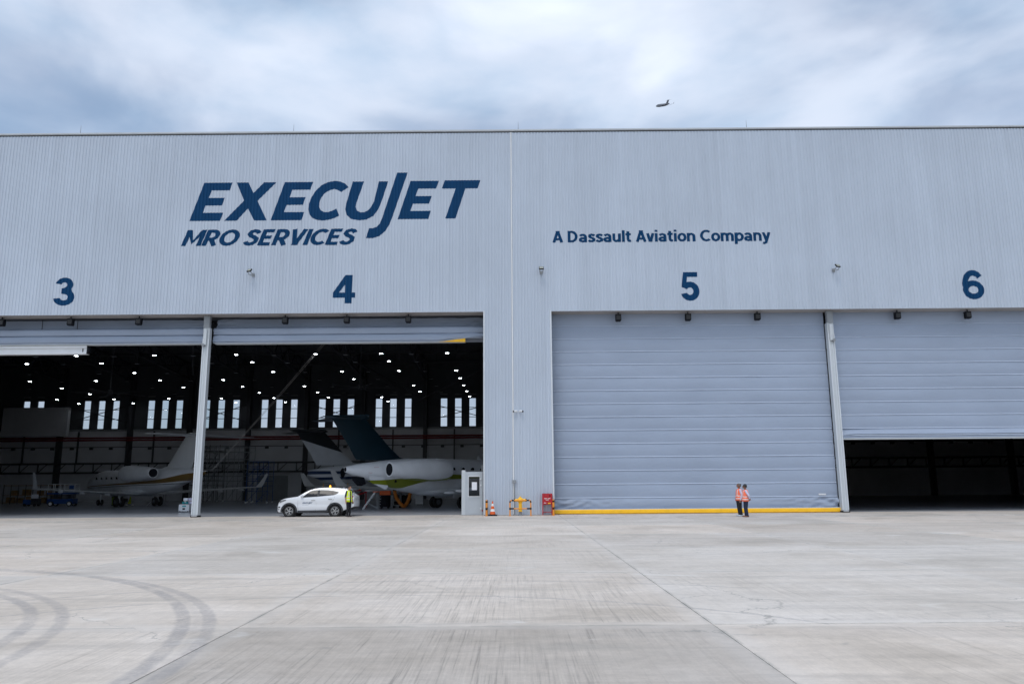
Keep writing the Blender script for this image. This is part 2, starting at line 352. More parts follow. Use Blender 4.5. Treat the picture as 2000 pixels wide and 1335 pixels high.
# ------------------------------------------------------------------ ground
LIN, TOP = 12.05, 23.66          # lintel height, top of wall sheets
OPEN = ((-35.7, -1.815), (2.31, 36.2))   # the two door openings
def make_ground():
    g = MB().grid(lambda u, v: (-3500 + 7000 * u, -3500 + 7000 * v, -0.03), 1, 1).build('ground', 'ground', fix=False); tag(g, kind='structure')
    me = MB().box(-3.0465, 3.0465, -2.9715, 2.9715, -.2, 0).mesh('slab', 'concrete')
    ap = obj('apron', MB().box(-60, 60, -58, 1.15, -.25, -.022).mesh('apron', 'joint')); tag(ap, kind='structure')
    for i in range(-9, 10):
        for j in range(-2, 8):
            x = -0.52 + 6.1 * i; y = -32.17 + 5.95 * j
            if y > -.5 - 2.97:      # last row is cut by the frontage
                continue
            s = obj('slab', me, ap, (x, y, random.uniform(-.003, .003))); q = random.uniform(.93, 1.06) * ({-1: .84, 0: .98}.get(j, 1.02) if i == 0 else 1.0); wq = random.uniform(-.02, .02); s.color = (q * (1 + wq), q, q * (1 - wq), 1.0 if i == 0 and j < 1 else random.uniform(.3, .65))
    y1 = 1.15; y0 = -32.17 + 5.95 * 4 + 2.975 + .008
    me2 = MB().box(-3.042, 3.042, y0, y1, -.2, 0).mesh('slab', 'concrete')
    for i in range(-9, 10): obj('slab', me2, ap, (-0.52 + 6.1 * i, 0, 0))
    f = MB().box(-70, 70, 1.165, 53, -.2, .004).build('hangar_floor', 'floor'); tag(f, kind='structure')
make_ground()

# ------------------------------------------------------------------ hangar building
RIB = 0.2
def prof(x):
    t = (x / RIB) % 1.0
    if t < .42: return -.028
    if t < .50: return -.028 * (1 - (t - .42) / .08)
    if t < .92: return 0.0
    return -.028 * (t - .92) / .08
def breaks(x0, x1):
    k0 = math.floor(x0 / RIB) - 1; out = [x0]
    for k in range(k0, math.ceil(x1 / RIB) + 1):
        for t in (0, .42, .5, .92):
            x = (k + t) * RIB
            if x0 + 1e-4 < x < x1 - 1e-4: out.append(x)
    return out + [x1]
def corrugated(x0, x1, z0, z1):
    b = MB(); xs = breaks(x0, x1)
    vs = [(x, prof(x), z) for x in xs for z in (z0, z1)]
    b._add(vs, [(2 * i, 2 * i + 2, 2 * i + 3, 2 * i + 1) for i in range(len(xs) - 1)])
    return b
WIN_X = (-54.33, -52.5, -50.67, -46.17, -44.41, -42.58, -39.13, -37.24, -35.35, -31.7, -29.87, -27.98, -24.4, -22.57, -20.75, -17.17, -15.35, -13.46, -8.9, -7.08, -5.26,
         -62.1, -60.3, 1.2, 3.0, 4.8, 12.0, 13.8, 15.6, 22.8, 24.6, 26.4, 33.6, 35.4, 37.2)
BW, WB, WT = 52.0, 8.95, 12.6       # back wall, window sill and head
def make_hangar():
    H = empty('hangar', (0, 0, 0), 0, 'wide pale grey ribbed metal aircraft hangar with tall fabric doors', 'building')
    # front sheets
    for (a, b, z0, z1) in ((-70, -.10, LIN, TOP), (-.02, 70, LIN, TOP), (-70, OPEN[0][0], 0.02, LIN), (OPEN[1][1], 70, 0.02, LIN)):
        corrugated(a, b, z0, z1).build('cladding', 'clad', H, fix=False)
    for (a, b) in ((OPEN[0][1] + .09, -.10), (-.02, OPEN[1][0] - .09)):
        corrugated(a, b, .02, LIN).build('cladding', 'clad', H, fix=False)
    MB().box(-.098, -.022, -.055, .02, .05, TOP).build('joint_trim', 'white', H)
    for x0, x1 in ((OPEN[0][1], OPEN[0][1] + .088), (OPEN[1][0] - .088, OPEN[1][0])):
        MB().box(x0, x1, -.045, .09, .03, LIN + .05).build('corner_trim', 'trim', H)
    MB().box(-70, 70, -.02, .35, TOP + .075, TOP + .19).box(-70, 70, -.08, -.02, TOP + .10, TOP + .19).build('roof_cap', 'cap', H)
    MB().box(-70, 70, .02, .3, TOP - .4, TOP + .074).build('eaves_gap_backing', 'gap', H)  # near-black backing stands in for the shaded gap below the cap
    # frame behind the sheets
    MB().box(-69.9, 69.9, .05, .30, LIN + .12, 20.5).build('front_liner', 'wall_dark', H)
    MB().box(OPEN[0][1] + .02, OPEN[1][0] - .02, .05, 1.1, 0, LIN - .01).build('pier', 'wall_dark', H)
    for a, b in ((-69.9, OPEN[0][0]), (OPEN[1][1], 69.9)):
        MB().box(a, b, .05, .4, 0, LIN - .01).build('front_wall', 'wall_dark', H)
    for a, b in OPEN:
        MB().box(a + .01, b - .01, .012, 1.0, LIN + .004, LIN + .11).build('soffit', 'soffit', H)
        MB().box(a + .01, b - .01, 1.0, 1.95, LIN - .003, LIN + .11).build('door_head', 'steel', H)
    # side walls, roof
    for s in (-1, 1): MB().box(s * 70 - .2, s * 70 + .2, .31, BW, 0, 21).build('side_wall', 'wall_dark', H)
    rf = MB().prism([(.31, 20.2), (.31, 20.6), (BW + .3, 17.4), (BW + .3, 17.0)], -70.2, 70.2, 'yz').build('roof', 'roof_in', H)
    MB().box(10.0, 10.25, 1.2, BW - .02, 0.006, 16.8).build('light_block_wall', 'wall_dark', H)  # unseen wall, added to keep daylight out of the right bay
    # back wall with its window openings
    MB().box(-70, 70, BW, BW + .3, 0, 8.7).build('back_wall', 'wall_in', H)
    MB().box(-70, 70, BW - .12, BW + .25, 8.701, 8.90).build('girt', 'grey', H)
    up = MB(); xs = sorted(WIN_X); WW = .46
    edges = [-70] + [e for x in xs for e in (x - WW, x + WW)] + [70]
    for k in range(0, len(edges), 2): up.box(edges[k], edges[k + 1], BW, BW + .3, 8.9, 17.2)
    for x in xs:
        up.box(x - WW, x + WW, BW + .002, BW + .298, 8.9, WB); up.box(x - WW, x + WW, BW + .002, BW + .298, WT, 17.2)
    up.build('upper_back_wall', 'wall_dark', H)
    fr = MB()
    for z in (WB + .03, WB + 1.22, WB + 2.43, WT - .03): fr.box(-WW, WW, .05, .13, z - .035, z + .035)
    for x in (-WW + .03, WW - .03): fr.box(x - .03, x + .03, .052, .128, WB + .04, WT - .04)
    frame = fr.mesh('window', 'steel')
    panes = [MB().box(-WW + .062, WW - .062, .085, .091, a, b).mesh('pane', 'pane') for a, b in ((WB + .07, WB + 1.183), (WB + 1.257, WB + 2.393), (WB + 2.467, WT - .067))]
    trim = MB().box(-WW, WW, -.03, -.004, WT + .42, WT + .50).mesh('louvre', 'grey')
    for x in xs:
        wo = obj('window', frame, H, (x, BW, 0))
        for p in panes: obj('pane', p, wo)
        obj('louvre', trim, wo)
    # columns, bracing, trusses
    colx = (-66, -57.2, -48.4, -40.9, -33.5, -26.2, -19.0, -11.2, -2.0, 8.4, 19.2, 30, 40.8, 52, 62)
    cm = MB().box(-.22, .22, -.8, -.01, 0, 17).mesh('column', 'steel')
    for x in colx: obj('column', cm, H, (x, BW, 0))
    for a, b in ((-57.2, -48.4), (-40.9, -33.5), (-26.2, -19.0), (-11.2, -2.0), (8.4, 19.2)):
        k = MB()
        for (p, q) in (((a, 9.6), (b, 12.0)), ((a, 12.0), (b, 9.6))): k.bar((p[0], BW - .4, p[1]), (q[0], BW - .4, q[1]), .09)
        k.build('cross_brace', 'steel', H)
    for x in colx:
        k = MB(); zt = lambda y: 20.1 - 3.2 * (y / BW); zb = lambda y: zt(y) - 1.9
        k.bar((x, .6, zt(.6) - .1), (x, BW - .5, zt(BW) - .05), .3, .22); k.bar((x, .6, zb(.6)), (x, BW - .5, zb(BW)), .26, .2)
        for q in range(16):
            y0 = .6 + q * 3.2; y1 = y0 + 3.2
            if y1 > BW: break
            k.bar((x, y0, zt(y0)), (x, (y0 + y1) / 2, zb(y0)), .12); k.bar((x, (y0 + y1) / 2, zb(y0)), (x, y1, zt(y1)), .12)
        k.build('roof_truss', 'steel', H)
    for y in (8, 15, 22, 29, 36, 43, 49):
        MB().bar((-69.5, y, 19.6 - 3.2 * y / BW), (69.5, y, 19.6 - 3.2 * y / BW), .16, .24).build('purlin', 'steel', H)
    for (p, q) in (((-18.5, 3.0, 11.2), (-26, 20, 14.5)), ((-22, 6, 12.4), (-33.5, 34, 13.2)), ((-19, 12, 15), (-11.2, 42, 11.8)), ((-2, 30, 13.5), (-11, 44, 11.5))):
        MB().bar(p, q, .14).build('tie_brace', 'steel', H)
    for z in (7.78, 7.50): MB().cyl((-69, BW - .95, z), (69, BW - .95, z), .11, 8).build('sprinkler_pipe', 'red_pipe', H, 40)
    k = MB().cyl((-69, BW - .5, 6.66), (69, BW - .5, 6.66), .045, 6)
    for i in range(56): k.box(-68 + i * 2.45, -67.6 + i * 2.45, BW - .55, BW - .3, 6.35, 6.6)
    k.build('conduit_run', 'steel', H)
    g = MB()
    for z in (3.5, 4.62): g.bar((-69, BW - .9, z), (69, BW - .9, z), .3, .2)
    for i in range(60):
        x = -68.5 + i * 2.3; g.bar((x, BW - .9, 3.5), (x, BW - .9, 4.6), .1); g.bar((x, BW - .9, 3.5), (x + 1.15, BW - .9, 4.6), .08)
    g.build('wall_girder', 'steel', H)
    for x in (-61.5, -54.7, -45.2, -39.2, -22, -15.2, -7.5, 5, 14, 24, 36):
        MB().bar((x, BW - .7, 4.7), (x, BW - .7, 8.6), .16).build('downpipe', 'steel', H)
    MB().box(-64, -55.8, BW - 1.5, BW - .96, 8.0, 11.6).build('wall_block', 'wall_in', H)
    rd = MB()
    for i in range(12): rd.box(-32.1, -28.3, BW - .07 - .03 * (i % 2), BW - .004, i * .25, i * .25 + .246)
    rd.build('roller_shutter', 'grey', H)
    return H
hangar = make_hangar()

# ------------------------------------------------------------------ painted lettering on the ribs
def paint_on_wall(polys_bm, name, parent, mat='navy', lift=.006):
    """cuts a flat letter at every rib edge and lays it on the ribbed sheet"""
    bm = polys_bm
    xs = [v.co.x for v in bm.verts]
    for x in breaks(min(xs), max(xs))[1:-1]:
        bmesh.ops.bisect_plane(bm, geom=bm.verts[:] + bm.edges[:] + bm.faces[:], plane_co=(x, 0, 0), plane_no=(1, 0, 0), dist=1e-5)
    for v in bm.verts: v.co.y = prof(v.co.x) - lift
    for f in bm.faces:
        if f.normal.y > 0: f.normal_flip()
    me = bpy.data.meshes.new(name); bm.to_mesh(me); bm.free(); me.materials.append(MT[mat]); me.update()
    return obj(name, me, parent)
def poly_bm(pts):
    bm = bmesh.new(); f = bm.faces.new([bm.verts.new((x, 0, z)) for x, z in pts]); bm.normal_update()
    bmesh.ops.triangulate(bm, faces=[f]); bm.normal_update(); return bm
LOGO = [
 [(-19.3, 20.46), (-17.52, 20.46), (-17.68, 19.95), (-18.8, 19.95), (-18.96, 19.46), (-17.95, 19.46), (-18.11, 18.96), (-19.12, 18.96), (-19.27, 18.49), (-18.0, 18.49), (-18.16, 17.96), (-20.07, 17.96)],
 [(-17.27, 20.46), (-16.53, 20.46), (-16.18, 19.76), (-15.55, 20.46), (-14.77, 20.46), (-15.9, 19.24), (-15.26, 17.96), (-16.04, 17.96), (-16.47, 18.75), (-17.13, 17.96), (-17.91, 17.96), (-16.74, 19.27)],
 [(-14.25, 20.46), (-12.47, 20.46), (-12.63, 19.95), (-13.75, 19.95), (-13.91, 19.46), (-12.90, 19.46), (-13.06, 18.96), (-14.07, 18.96), (-14.22, 18.49), (-12.95, 18.49), (-13.11, 17.96), (-15.02, 17.96)],
 [(-10.24, 20.09), (-10.46, 20.33), (-10.77, 20.47), (-11.09, 20.52), (-11.5, 20.45), (-11.91, 20.26), (-12.27, 19.91), (-12.53, 19.47), (-12.68, 19.04), (-12.7, 18.66), (-12.62, 18.33), (-12.43, 18.1), (-12.14, 17.97), (-11.77, 17.92), (-11.36, 17.98), (-11.01, 18.1), (-10.77, 18.24), (-10.96, 18.7), (-11.18, 18.57), (-11.48, 18.47), (-11.74, 18.48), (-11.93, 18.6), (-12.04, 18.81), (-12.03, 19.12), (-11.91, 19.45), (-11.69, 19.74), (-11.4, 19.91), (-11.12, 19.98), (-10.88, 19.9), (-10.7, 19.78)],
 [(-9.99, 20.46), (-9.28, 20.46), (-9.71, 19.1), (-9.76, 18.79), (-9.67, 18.55), (-9.46, 18.44), (-9.2, 18.45), (-8.95, 18.59), (-8.77, 18.84), (-8.62, 19.17), (-8.35, 20.46), (-7.77, 20.46), (-8.15, 19.15), (-8.35, 18.62), (-8.65, 18.19), (-9.09, 17.96), (-9.55, 17.92), (-10.02, 18.01), (-10.31, 18.28), (-10.4, 18.64), (-10.35, 19.04)],
 [(-7.22, 21.03), (-6.56, 21.03), (-7.44, 18.18), (-7.63, 17.64), (-7.88, 17.21), (-8.24, 16.89), (-8.64, 16.76), (-9.07, 16.76), (-8.89, 17.4), (-8.66, 17.4), (-8.4, 17.5), (-8.22, 17.72), (-8.09, 18.07)],
 [(-6.37, 20.47), (-4.59, 20.47), (-4.76, 19.96), (-5.88, 19.96), (-6.04, 19.47), (-5.03, 19.47), (-5.19, 18.97), (-6.20, 18.97), (-6.35, 18.50), (-5.08, 18.50), (-5.22, 17.97), (-7.13, 17.97)],
 [(-4.23, 20.49), (-1.99, 20.49), (-2.17, 19.95), (-2.93, 19.95), (-3.54, 17.99), (-4.17, 17.99), (-3.54, 19.95), (-4.40, 19.95)]]
def text_mesh(s, shear=0.0, offset=0.0, space=1.0):
    cu = bpy.data.curves.new('t', 'FONT'); cu.body = s; cu.size = 1.0; cu.shear = shear; cu.offset = offset; cu.resolution_u = 5; cu.space_character = space; cu.fill_mode = 'FRONT'
    o = bpy.data.objects.new('t', cu); C.objects.link(o); bpy.context.view_layer.update()
    me = bpy.data.meshes.new_from_object(o.evaluated_get(bpy.context.evaluated_depsgraph_get()))
    bpy.data.objects.remove(o); bpy.data.curves.remove(cu); return me
def text_letters(s, x0, x1, z0, z1, shear=0, offset=0.0, space=1.0, ref=None):
    """list of bmesh letters fitted: glyph box of ref (or s) vertically to z0..z1, text to x0..x1"""
    me = text_mesh(s, shear, offset, space)
    xs = [v.co.x for v in me.vertices]; ys = [v.co.y for v in me.vertices]
    if ref:
        mr = text_mesh(ref, shear, offset); ys = [v.co.y for v in mr.vertices]; bpy.data.meshes.remove(mr)
    sx = (x1 - x0) / (max(xs) - min(xs)); sz = (z1 - z0) / (max(ys) - min(ys)); mx, my = min(xs), min(ys)
    bm = bmesh.new(); bm.from_mesh(me); bpy.data.meshes.remove(me)
    bmesh.ops.remove_doubles(bm, verts=bm.verts, dist=1e-5)
    seen = set(); isl = []
    for v in bm.verts:
        if v in seen or not v.link_faces: continue
        st = [v]; seen.add(v); comp = set()
        while st:
            q = st.pop()
            for f in q.link_faces:
                comp.add(f)
                for u in f.verts:
                    if u not in seen: seen.add(u); st.append(u)
        cx = [u.co.x for f in comp for u in f.verts]; isl.append([min(cx), max(cx), comp])
    isl.sort(key=lambda a: a[0]); merged = []
    for a in isl:
        if merged:
            b = merged[-1]; ov = min(a[1], b[1]) - max(a[0], b[0])
            if ov > .6 * min(a[1] - a[0], b[1] - b[0]): b[0] = min(a[0], b[0]); b[1] = max(a[1], b[1]); b[2] |= a[2]; continue
        merged.append(a)
    out = []
    for a in merged:
        nb = bmesh.new(); mp = {}
        for f in a[2]:
            nb.faces.new([mp.setdefault(u, None) or mp.__setitem__(u, nb.verts.new((x0 + (u.co.x - mx) * sx, 0, z0 + (u.co.y - my) * sz))) or mp[u] for u in f.verts])
        nb.normal_update(); out.append(nb)
    bm.free(); return out
def arc_(cx, cy, rx, ry, a0, a1, n=14): return [(cx + rx * math.cos(R(a0 + (a1 - a0) * k / n)), cy + ry * math.sin(R(a0 + (a1 - a0) * k / n))) for k in range(n + 1)]
DIGITS = {
 '4': [[(.39, 1), (.62, 1), (.61, .38), (.61, 0), (.385, 0), (.385, .20), (.385, .38), (.385, .66)], [(0, .38), (0, .20), (.385, .20), (.385, .38)], [(.61, .38), (.72, .38), (.72, .20), (.61, .20)], [(0, .38), (.39, 1), (.385, .66), (.19, .38)]],
 '5': [[(.13, 1), (.66, 1), (.66, .83), (.27, .83), (.245, .64)] + arc_(.36, .33, .36, .335, 108, -163, 20) + arc_(.36, .33, .13, .13, -155, 148, 16) + [(.045, .48)]],
 '3': [arc_(.33, .735, .31, .265, 168, -32, 14) + arc_(.35, .29, .37, .29, 42, -172, 18) + arc_(.35, .295, .135, .11, -168, 72, 14) + [(.25, .425), (.25, .61)] + arc_(.33, .735, .095, .095, -70, 168, 12)],
 '6': []}
# a plain bold sans drawn with strokes: cap height 1, x-height .74; (advance, [polylines])
def ring_(cx, cy, rx, ry, n=22): return arc_(cx, cy, rx, ry, 0, 360, n)
GLYPH = {
 'A': (.68, [[(.085, 0), (.30, .84), (.30, 1.0)], [(.595, 0), (.38, .84), (.38, 1.0)], [(.17, .28), (.51, .28)]]), 'D': (.74, [[(.12, 0), (.12, 1)], [(.12, .91), (.28, .91)] + arc_(.28, .5, .30, .41, 90, -90, 12) + [(.12, .09)]]),
 'C': (.70, [arc_(.40, .5, .31, .41, 48, 312, 18)]), 'a': (.58, [[(.09, .55)] + arc_(.26, .46, .18, .19, 140, 0, 8) + [(.44, 0)], ring_(.27, .22, .175, .135)]),
 's': (.50, [[(.43, .55), (.36, .63), (.25, .655), (.14, .61), (.12, .50), (.20, .41), (.33, .345), (.41, .26), (.39, .14), (.27, .085), (.15, .10), (.06, .18)]]),
 'u': (.60, [[(.11, .74), (.11, .30)] + arc_(.27, .27, .16, .185, 180, 340, 8), [(.47, .74), (.47, 0)]]), 'l': (.25, [[(.125, 0), (.125, 1.02)]]),
 't': (.40, [[(.17, .93), (.17, .25), (.20, .13), (.28, .085), (.37, .10)], [(.01, .66), (.36, .66)]]), 'v': (.52, [[(.08, .74), (.225, .14), (.225, 0)], [(.44, .74), (.295, .14), (.295, 0)]]),
 'i': (.25, [[(.125, 0), (.125, .74)], [(.125, .86), (.125, 1.03)]]), 'o': (.60, [ring_(.30, .37, .205, .285)]),
 'n': (.60, [[(.11, 0), (.11, .74)], arc_(.29, .45, .18, .20, 170, 0, 9) + [(.47, 0)]]), 'm': (.90, [[(.11, 0), (.11, .74)], arc_(.28, .46, .165, .19, 170, 0, 8) + [(.445, 0)], arc_(.61, .46, .165, .19, 170, 0, 8) + [(.775, 0)]]),
 'p': (.62, [[(.11, -.26), (.11, .74)], ring_(.32, .37, .20, .285)]), 'y': (.52, [[(.07, .74), (.27, .04)], [(.45, .74), (.22, -.13), (.10, -.19), (.02, -.17)]]), ' ': (.27, []),
 'M': (.86, [[(.11, 0), (.11, 1)], [(.75, 0), (.75, 1)], [(.15, .93), (.43, .22), (.71, .93)]]), 'R': (.68, [[(.12, 0), (.12, 1)], [(.12, .91), (.32, .91)] + arc_(.32, .66, .21, .25, 90, -90, 10) + [(.12, .41)], [(.33, .41), (.56, 0)]]),
 'O': (.82, [ring_(.41, .5, .315, .41, 28)]), 'S': (.62, [[(.52, .76), (.43, .88), (.30, .915), (.17, .86), (.13, .72), (.22, .60), (.37, .52), (.49, .42), (.50, .25), (.40, .12), (.27, .085), (.14, .13), (.07, .24)]]),
 'E': (.60, [[(.12, 0), (.12, 1)], [(.12, .91), (.53, .91)], [(.12, .51), (.49, .51)], [(.12, .09), (.53, .09)]]), 'V': (.66, [[(.09, 1), (.295, .14), (.295, 0)], [(.57, 1), (.365, .14), (.365, 0)]]), 'I': (.26, [[(.13, 0), (.13, 1)]])}
def strip_bm(pts, wd, tf):
    bm = bmesh.new(); rows = []; closed = (Vector(pts[0]) - Vector(pts[-1])).length < 1e-4
    pts = [Vector(p) for k, p in enumerate(pts) if k == 0 or (Vector(p) - Vector(pts[k - 1])).length > 1e-3]
    for i, p in enumerate(pts):
        a = pts[i - 1] if i else (pts[-2] if closed else None); c = pts[i + 1] if i < len(pts) - 1 else (pts[1] if closed else None)
        d0 = (p - a).normalized() if a is not None else None; d1 = (c - p).normalized() if c is not None else None
        d0 = d0 or d1; d1 = d1 or d0; t = (d0 + d1).normalized(); n = Vector((-t.y, t.x)); k = 1 / max(.80, n.dot(Vector((-d1.y, d1.x))))
        rows.append((p + n * wd / 2 * k, p - n * wd / 2 * k))
    vs = [[bm.verts.new((tf(q)[0], 0, tf(q)[1])) for q in r_] for r_ in rows]
    for a, c in zip(vs, vs[1:]): bm.faces.new((a[0], a[1], c[1], c[0]))
    bm.normal_update(); return bm
def stroke_text(txt, x0, x1, z0, cap, wd, shear, parent):
    total = sum(GLYPH[c][0] for c in txt); sx = (x1 - x0 - shear * cap) / total; pen = 0.0
    for c in txt:
        adv, strokes = GLYPH[c]; root = None
        for q, pts in enumerate(strokes):
            tf = lambda p: (x0 + (pen + p[0]) * sx + shear * p[1] * cap, z0 + p[1] * cap)
            o = paint_on_wall(strip_bm(pts, wd, tf), 'letter' if root is None else 'stroke', parent if root is None else root, lift=.006 + .003 * q)
            root = root or o
        pen += adv
def make_signs():
    s = empty('wall_lettering', (0, 0, 0), 0, 'huge slanted dark blue company name painted high on hangar wall', 'lettering')
    for pts in LOGO: paint_on_wall(poly_bm(pts), 'letter', s)
    s = empty('wall_lettering', (0, 0, 0), 0, 'slanted dark blue line of capitals under the huge company name', 'lettering')
    stroke_text('MRO SERVICES', -20.50, -9.50, 16.35, 1.03, .20, .36, s)
    s = empty('wall_lettering', (0, 0, 0), 0, 'upright dark blue line of words painted right of the pier', 'lettering')
    stroke_text('A Dassault Aviation Company', 2.46, 15.9, 16.38, .74, .185, 0, s)
    for ch, x0, x1, z0, z1, tx in (('3', -28.02, -26.75, 12.64, 14.40, 'painted bay number three at the far left of the wall'), ('4', -10.98, -9.63, 12.64, 14.42, 'painted bay number four above the open door with jets'),
                               ('5', 10.2, 11.36, 12.64, 14.43, 'painted bay number five above the fully closed door'), ('6', 27.4, 28.65, 12.62, 14.38, 'painted bay number six above the partly raised door')):
        root = None
        tf = lambda p: (x0 + (x1 - x0) * p[0] / .72, z0 + (z1 - z0) * p[1])
        for q, pts in enumerate([ring_(.36, .315, .27, .235, 30), arc_(.385, .52, .295, .40, 205, 38, 16)] if ch == '6' else []):
            o = paint_on_wall(strip_bm([tf(p) for p in pts], .35, lambda p: p), 'bay_number' if root is None else 'stroke', root, lift=.006 + .003 * q)
            if root is None: root = o; tag(o, tx, 'number', 'painted bay numbers')
        for q, poly in enumerate(DIGITS[ch]):
            for bm in (poly_bm([(x0 + (x1 - x0) * p[0] / .72, z0 + (z1 - z0) * p[1]) for p in poly]),):
                o = paint_on_wall(bm, 'bay_number' if root is None else 'stroke', root, lift=.006 + .003 * q)
                if root is None: root = o; tag(o, tx, 'number', 'painted bay numbers')
make_signs()

# ------------------------------------------------------------------ fabric doors
def fnoise(x, z, s=1.0, seed=0): return noise.noise(Vector((x * s, z * s, seed * 7.3)))
SEAM0, SEAMD = .93, .7975
def fabric_sheet(x0, x1, z0, z1, y, bulge=.03, wrinkle=0.0, seed=0, nu=48, nv=6, reach=.9):
    def fn(u, v):
        x = x0 + (x1 - x0) * u; z = z0 + (z1 - z0) * v
        e = math.exp(-min(x - x0, x1 - x) / reach) * max(0, math.sin(math.pi * v)) ** .5
        dy = -bulge * math.sin(math.pi * v) + .012 * fnoise(x, z, .6, seed) + wrinkle * e * fnoise(x * .8 + z * 1.7, z * 2.2 - x * .9, 1.6, seed)
        return (x, y + dy, z)
    return MB().grid(fn, nu, nv)
def seam_bar(x0, x1, z, y):
    return MB().prism([(y + .03, z + .03), (y - .01, z + .03), (y - .034, z + .010), (y - .034, z - .012), (y + .03, z - .022)], x0, x1, 'yz')
def closed_panels(D, x0, x1, k0, zbot, y=.95):
    for k in range(k0, 14):
        z = SEAM0 + SEAMD * k
        seam_bar(x0 + .03, x1 - .03, z, y).build('seam', 'seam', D)
        z1 = SEAM0 + SEAMD * (k + 1) if k < 13 else LIN + .02
        if k < 13: fabric_sheet(x0 + .02, x1 - .02, z + .03, z1 - .022, y, .028, .01, k).build('panel', 'fabric', D, 60, False)
        else: fabric_sheet(x0 + .02, x1 - .02, z + .03, z1, y, .02, .01, k).build('panel', 'fabric', D, 60, False)
def make_doors():
    # closed door
    x0, x1 = 2.33, 19.15
    D = empty('fabric_door', (0, 0, 0), 0, 'fully closed grey blue fabric door with yellow bottom beam', 'door', 'tall fabric hangar doors')
    closed_panels(D, x0, x1, 0, .27)
    fabric_sheet(x0 + .02, x1 - .02, .28, .91, .95, .05, .34, 40, 140, 14, 1.6).build('panel', 'fabric', D, 60, False)
    MB().box(x0 + .02, x1 - .02, .78, .94, .262, .30).build('bottom_flange', 'seam', D)
    MB().prism([(.76, .02), (.73, .06), (.73, .22), (.76, .26), (1.1, .26), (1.1, .02)], x0 + .02, x1 - .01, 'yz').build('bottom_beam', 'yellow', D)
    MB().box(x1 - 1.15, x1 - .72, .905, .915, 1.0, 1.09).build('maker_plate', 'white', D)
    # partly raised door
    x0, x1 = 19.50, 36.1
    D = empty('fabric_door', (0, 0, 0), 0, 'grey blue fabric door raised a third, dark hangar gap beneath', 'door', 'tall fabric hangar doors')
    closed_panels(D, x0, x1, 5, 0)
    def lip(prof_, seed, amp):
        def fn(u, v):
            x = x0 + .02 + (x1 - x0 - .04) * u; q = v * (len(prof_) - 1); i = min(int(q), len(prof_) - 2); t = q - i
            y = prof_[i][0] * (1 - t) + prof_[i + 1][0] * t; z = prof_[i][1] * (1 - t) + prof_[i + 1][1] * t
            e = math.exp(-(x - x0) / .8)
            return (x, y + amp * e * fnoise(x * 2, z * 4, 1.3, seed) + .12 * e, z + amp * .8 * e * fnoise(x * 1.5, z * 5, 1.1, seed + 3) + .03 * fnoise(x, 0, .4, seed) * .4)
        return MB().grid(fn, 90, 14)
    lip([(.95, 4.89), (.90, 4.75), (.74, 4.60), (.70, 4.55), (.80, 4.535)], 5, .10).build('hanging_fold', 'fabric', D, 60, False)
    lip([(.84, 4.53), (.73, 4.52), (.72, 4.47), (.78, 4.455)], 6, .05).build('hanging_fold', 'seam', D, 60, False)
    lip([(.80, 4.45), (.75, 4.44), (.75, 4.33), (.80, 4.32)], 7, .04).build('hanging_fold', 'fabric', D, 60, False)
    MB().box(x0 + .12, x1 - .02, .74, 1.1, 4.24, 4.315).build('bottom_beam', 'post', D)
    # the two doors gathered up under the lintel
    for (x0, x1, lab, right) in ((-35.6, -18.93, 'fabric door gathered up under the lintel, far left bay', False), (-18.56, -1.83, 'fabric door gathered up beside the pier, yellow beam end showing', True)):
        D = empty('fabric_door', (0, 0, 0), 0, lab, 'door', 'tall fabric hangar doors')
        sd = 11 if right else 23
        def roll(prof_, amp, seed, lift=None):
            def fn(u, v):
                x = x0 + .02 + (x1 - x0 - .04) * u; q = v * (len(prof_) - 1); i = min(int(q), len(prof_) - 2); t = q - i
                y = prof_[i][0] * (1 - t) + prof_[i + 1][0] * t; z = prof_[i][1] * (1 - t) + prof_[i + 1][1] * t
                e = math.exp(-min(x - x0, x1 - x) / 1.1) if not right else math.exp(-(x - x0) / 1.0) + math.exp(-(x1 - x) / 2.2)
                dz = amp * e * fnoise(x * 1.1, z * 6, 1.2, seed) + .012 * fnoise(x, z * 3, .5, seed)
                if lift: dz += lift(x, v)
                return (x, y + amp * e * 1.2 * fnoise(x * 1.6, z * 7, 1.1, seed + 5) + .01 * fnoise(x, z * 2, .7, seed), z + dz)
            return MB().grid(fn, 120, 14)
        roll([(1.62, 12.04), (1.58, 11.8), (1.50, 11.55), (1.55, 11.42)], .10, sd).build('top_panel', 'fabric', D, 60, False)
        roll([(1.54, 11.42), (1.14, 11.40), (1.04, 11.34), (1.02, 11.18), (1.07, 10.98), (1.13, 10.95)], .05, sd + 1).build('gathered_fold', 'fabric', D, 60, False)
        up = (lambda x, v: .20 * max(0, min(1, (x + 4.35) / 1.4)) * v) if right else None
        roll([(1.13, 10.94), (1.05, 10.925), (1.01, 10.82), (1.0, 10.64), (1.04, 10.52), (1.12, 10.50)], .06, sd + 2, up).build('gathered_fold', 'fabric', D, 60, False)
        roll([(1.10, 10.49), (1.05, 10.48), (1.045, 10.455), (1.13, 10.445)], .02, sd + 3, (lambda x, v: .20 * max(0, min(1, (x + 4.35) / 1.4))) if right else None).build('gathered_fold', 'seam', D, 60, False)
        MB().box(x0 + .1, (-2.98 if right else x1 - .1), 1.12, 1.5, 10.40, 10.47).build('bottom_beam', 'post', D)
        if right: MB().prism([(-4.6, 10.43), (-2.975, 10.40), (-2.975, 10.69), (-3.3, 10.66)], 1.09, 1.4).build('beam_end', 'yellow', D)
        MB().box(x0 + .1, x1 - .05, 1.68, 1.72, 10.5, 12.0).build('backing_sheet', 'fabric_backing', D)
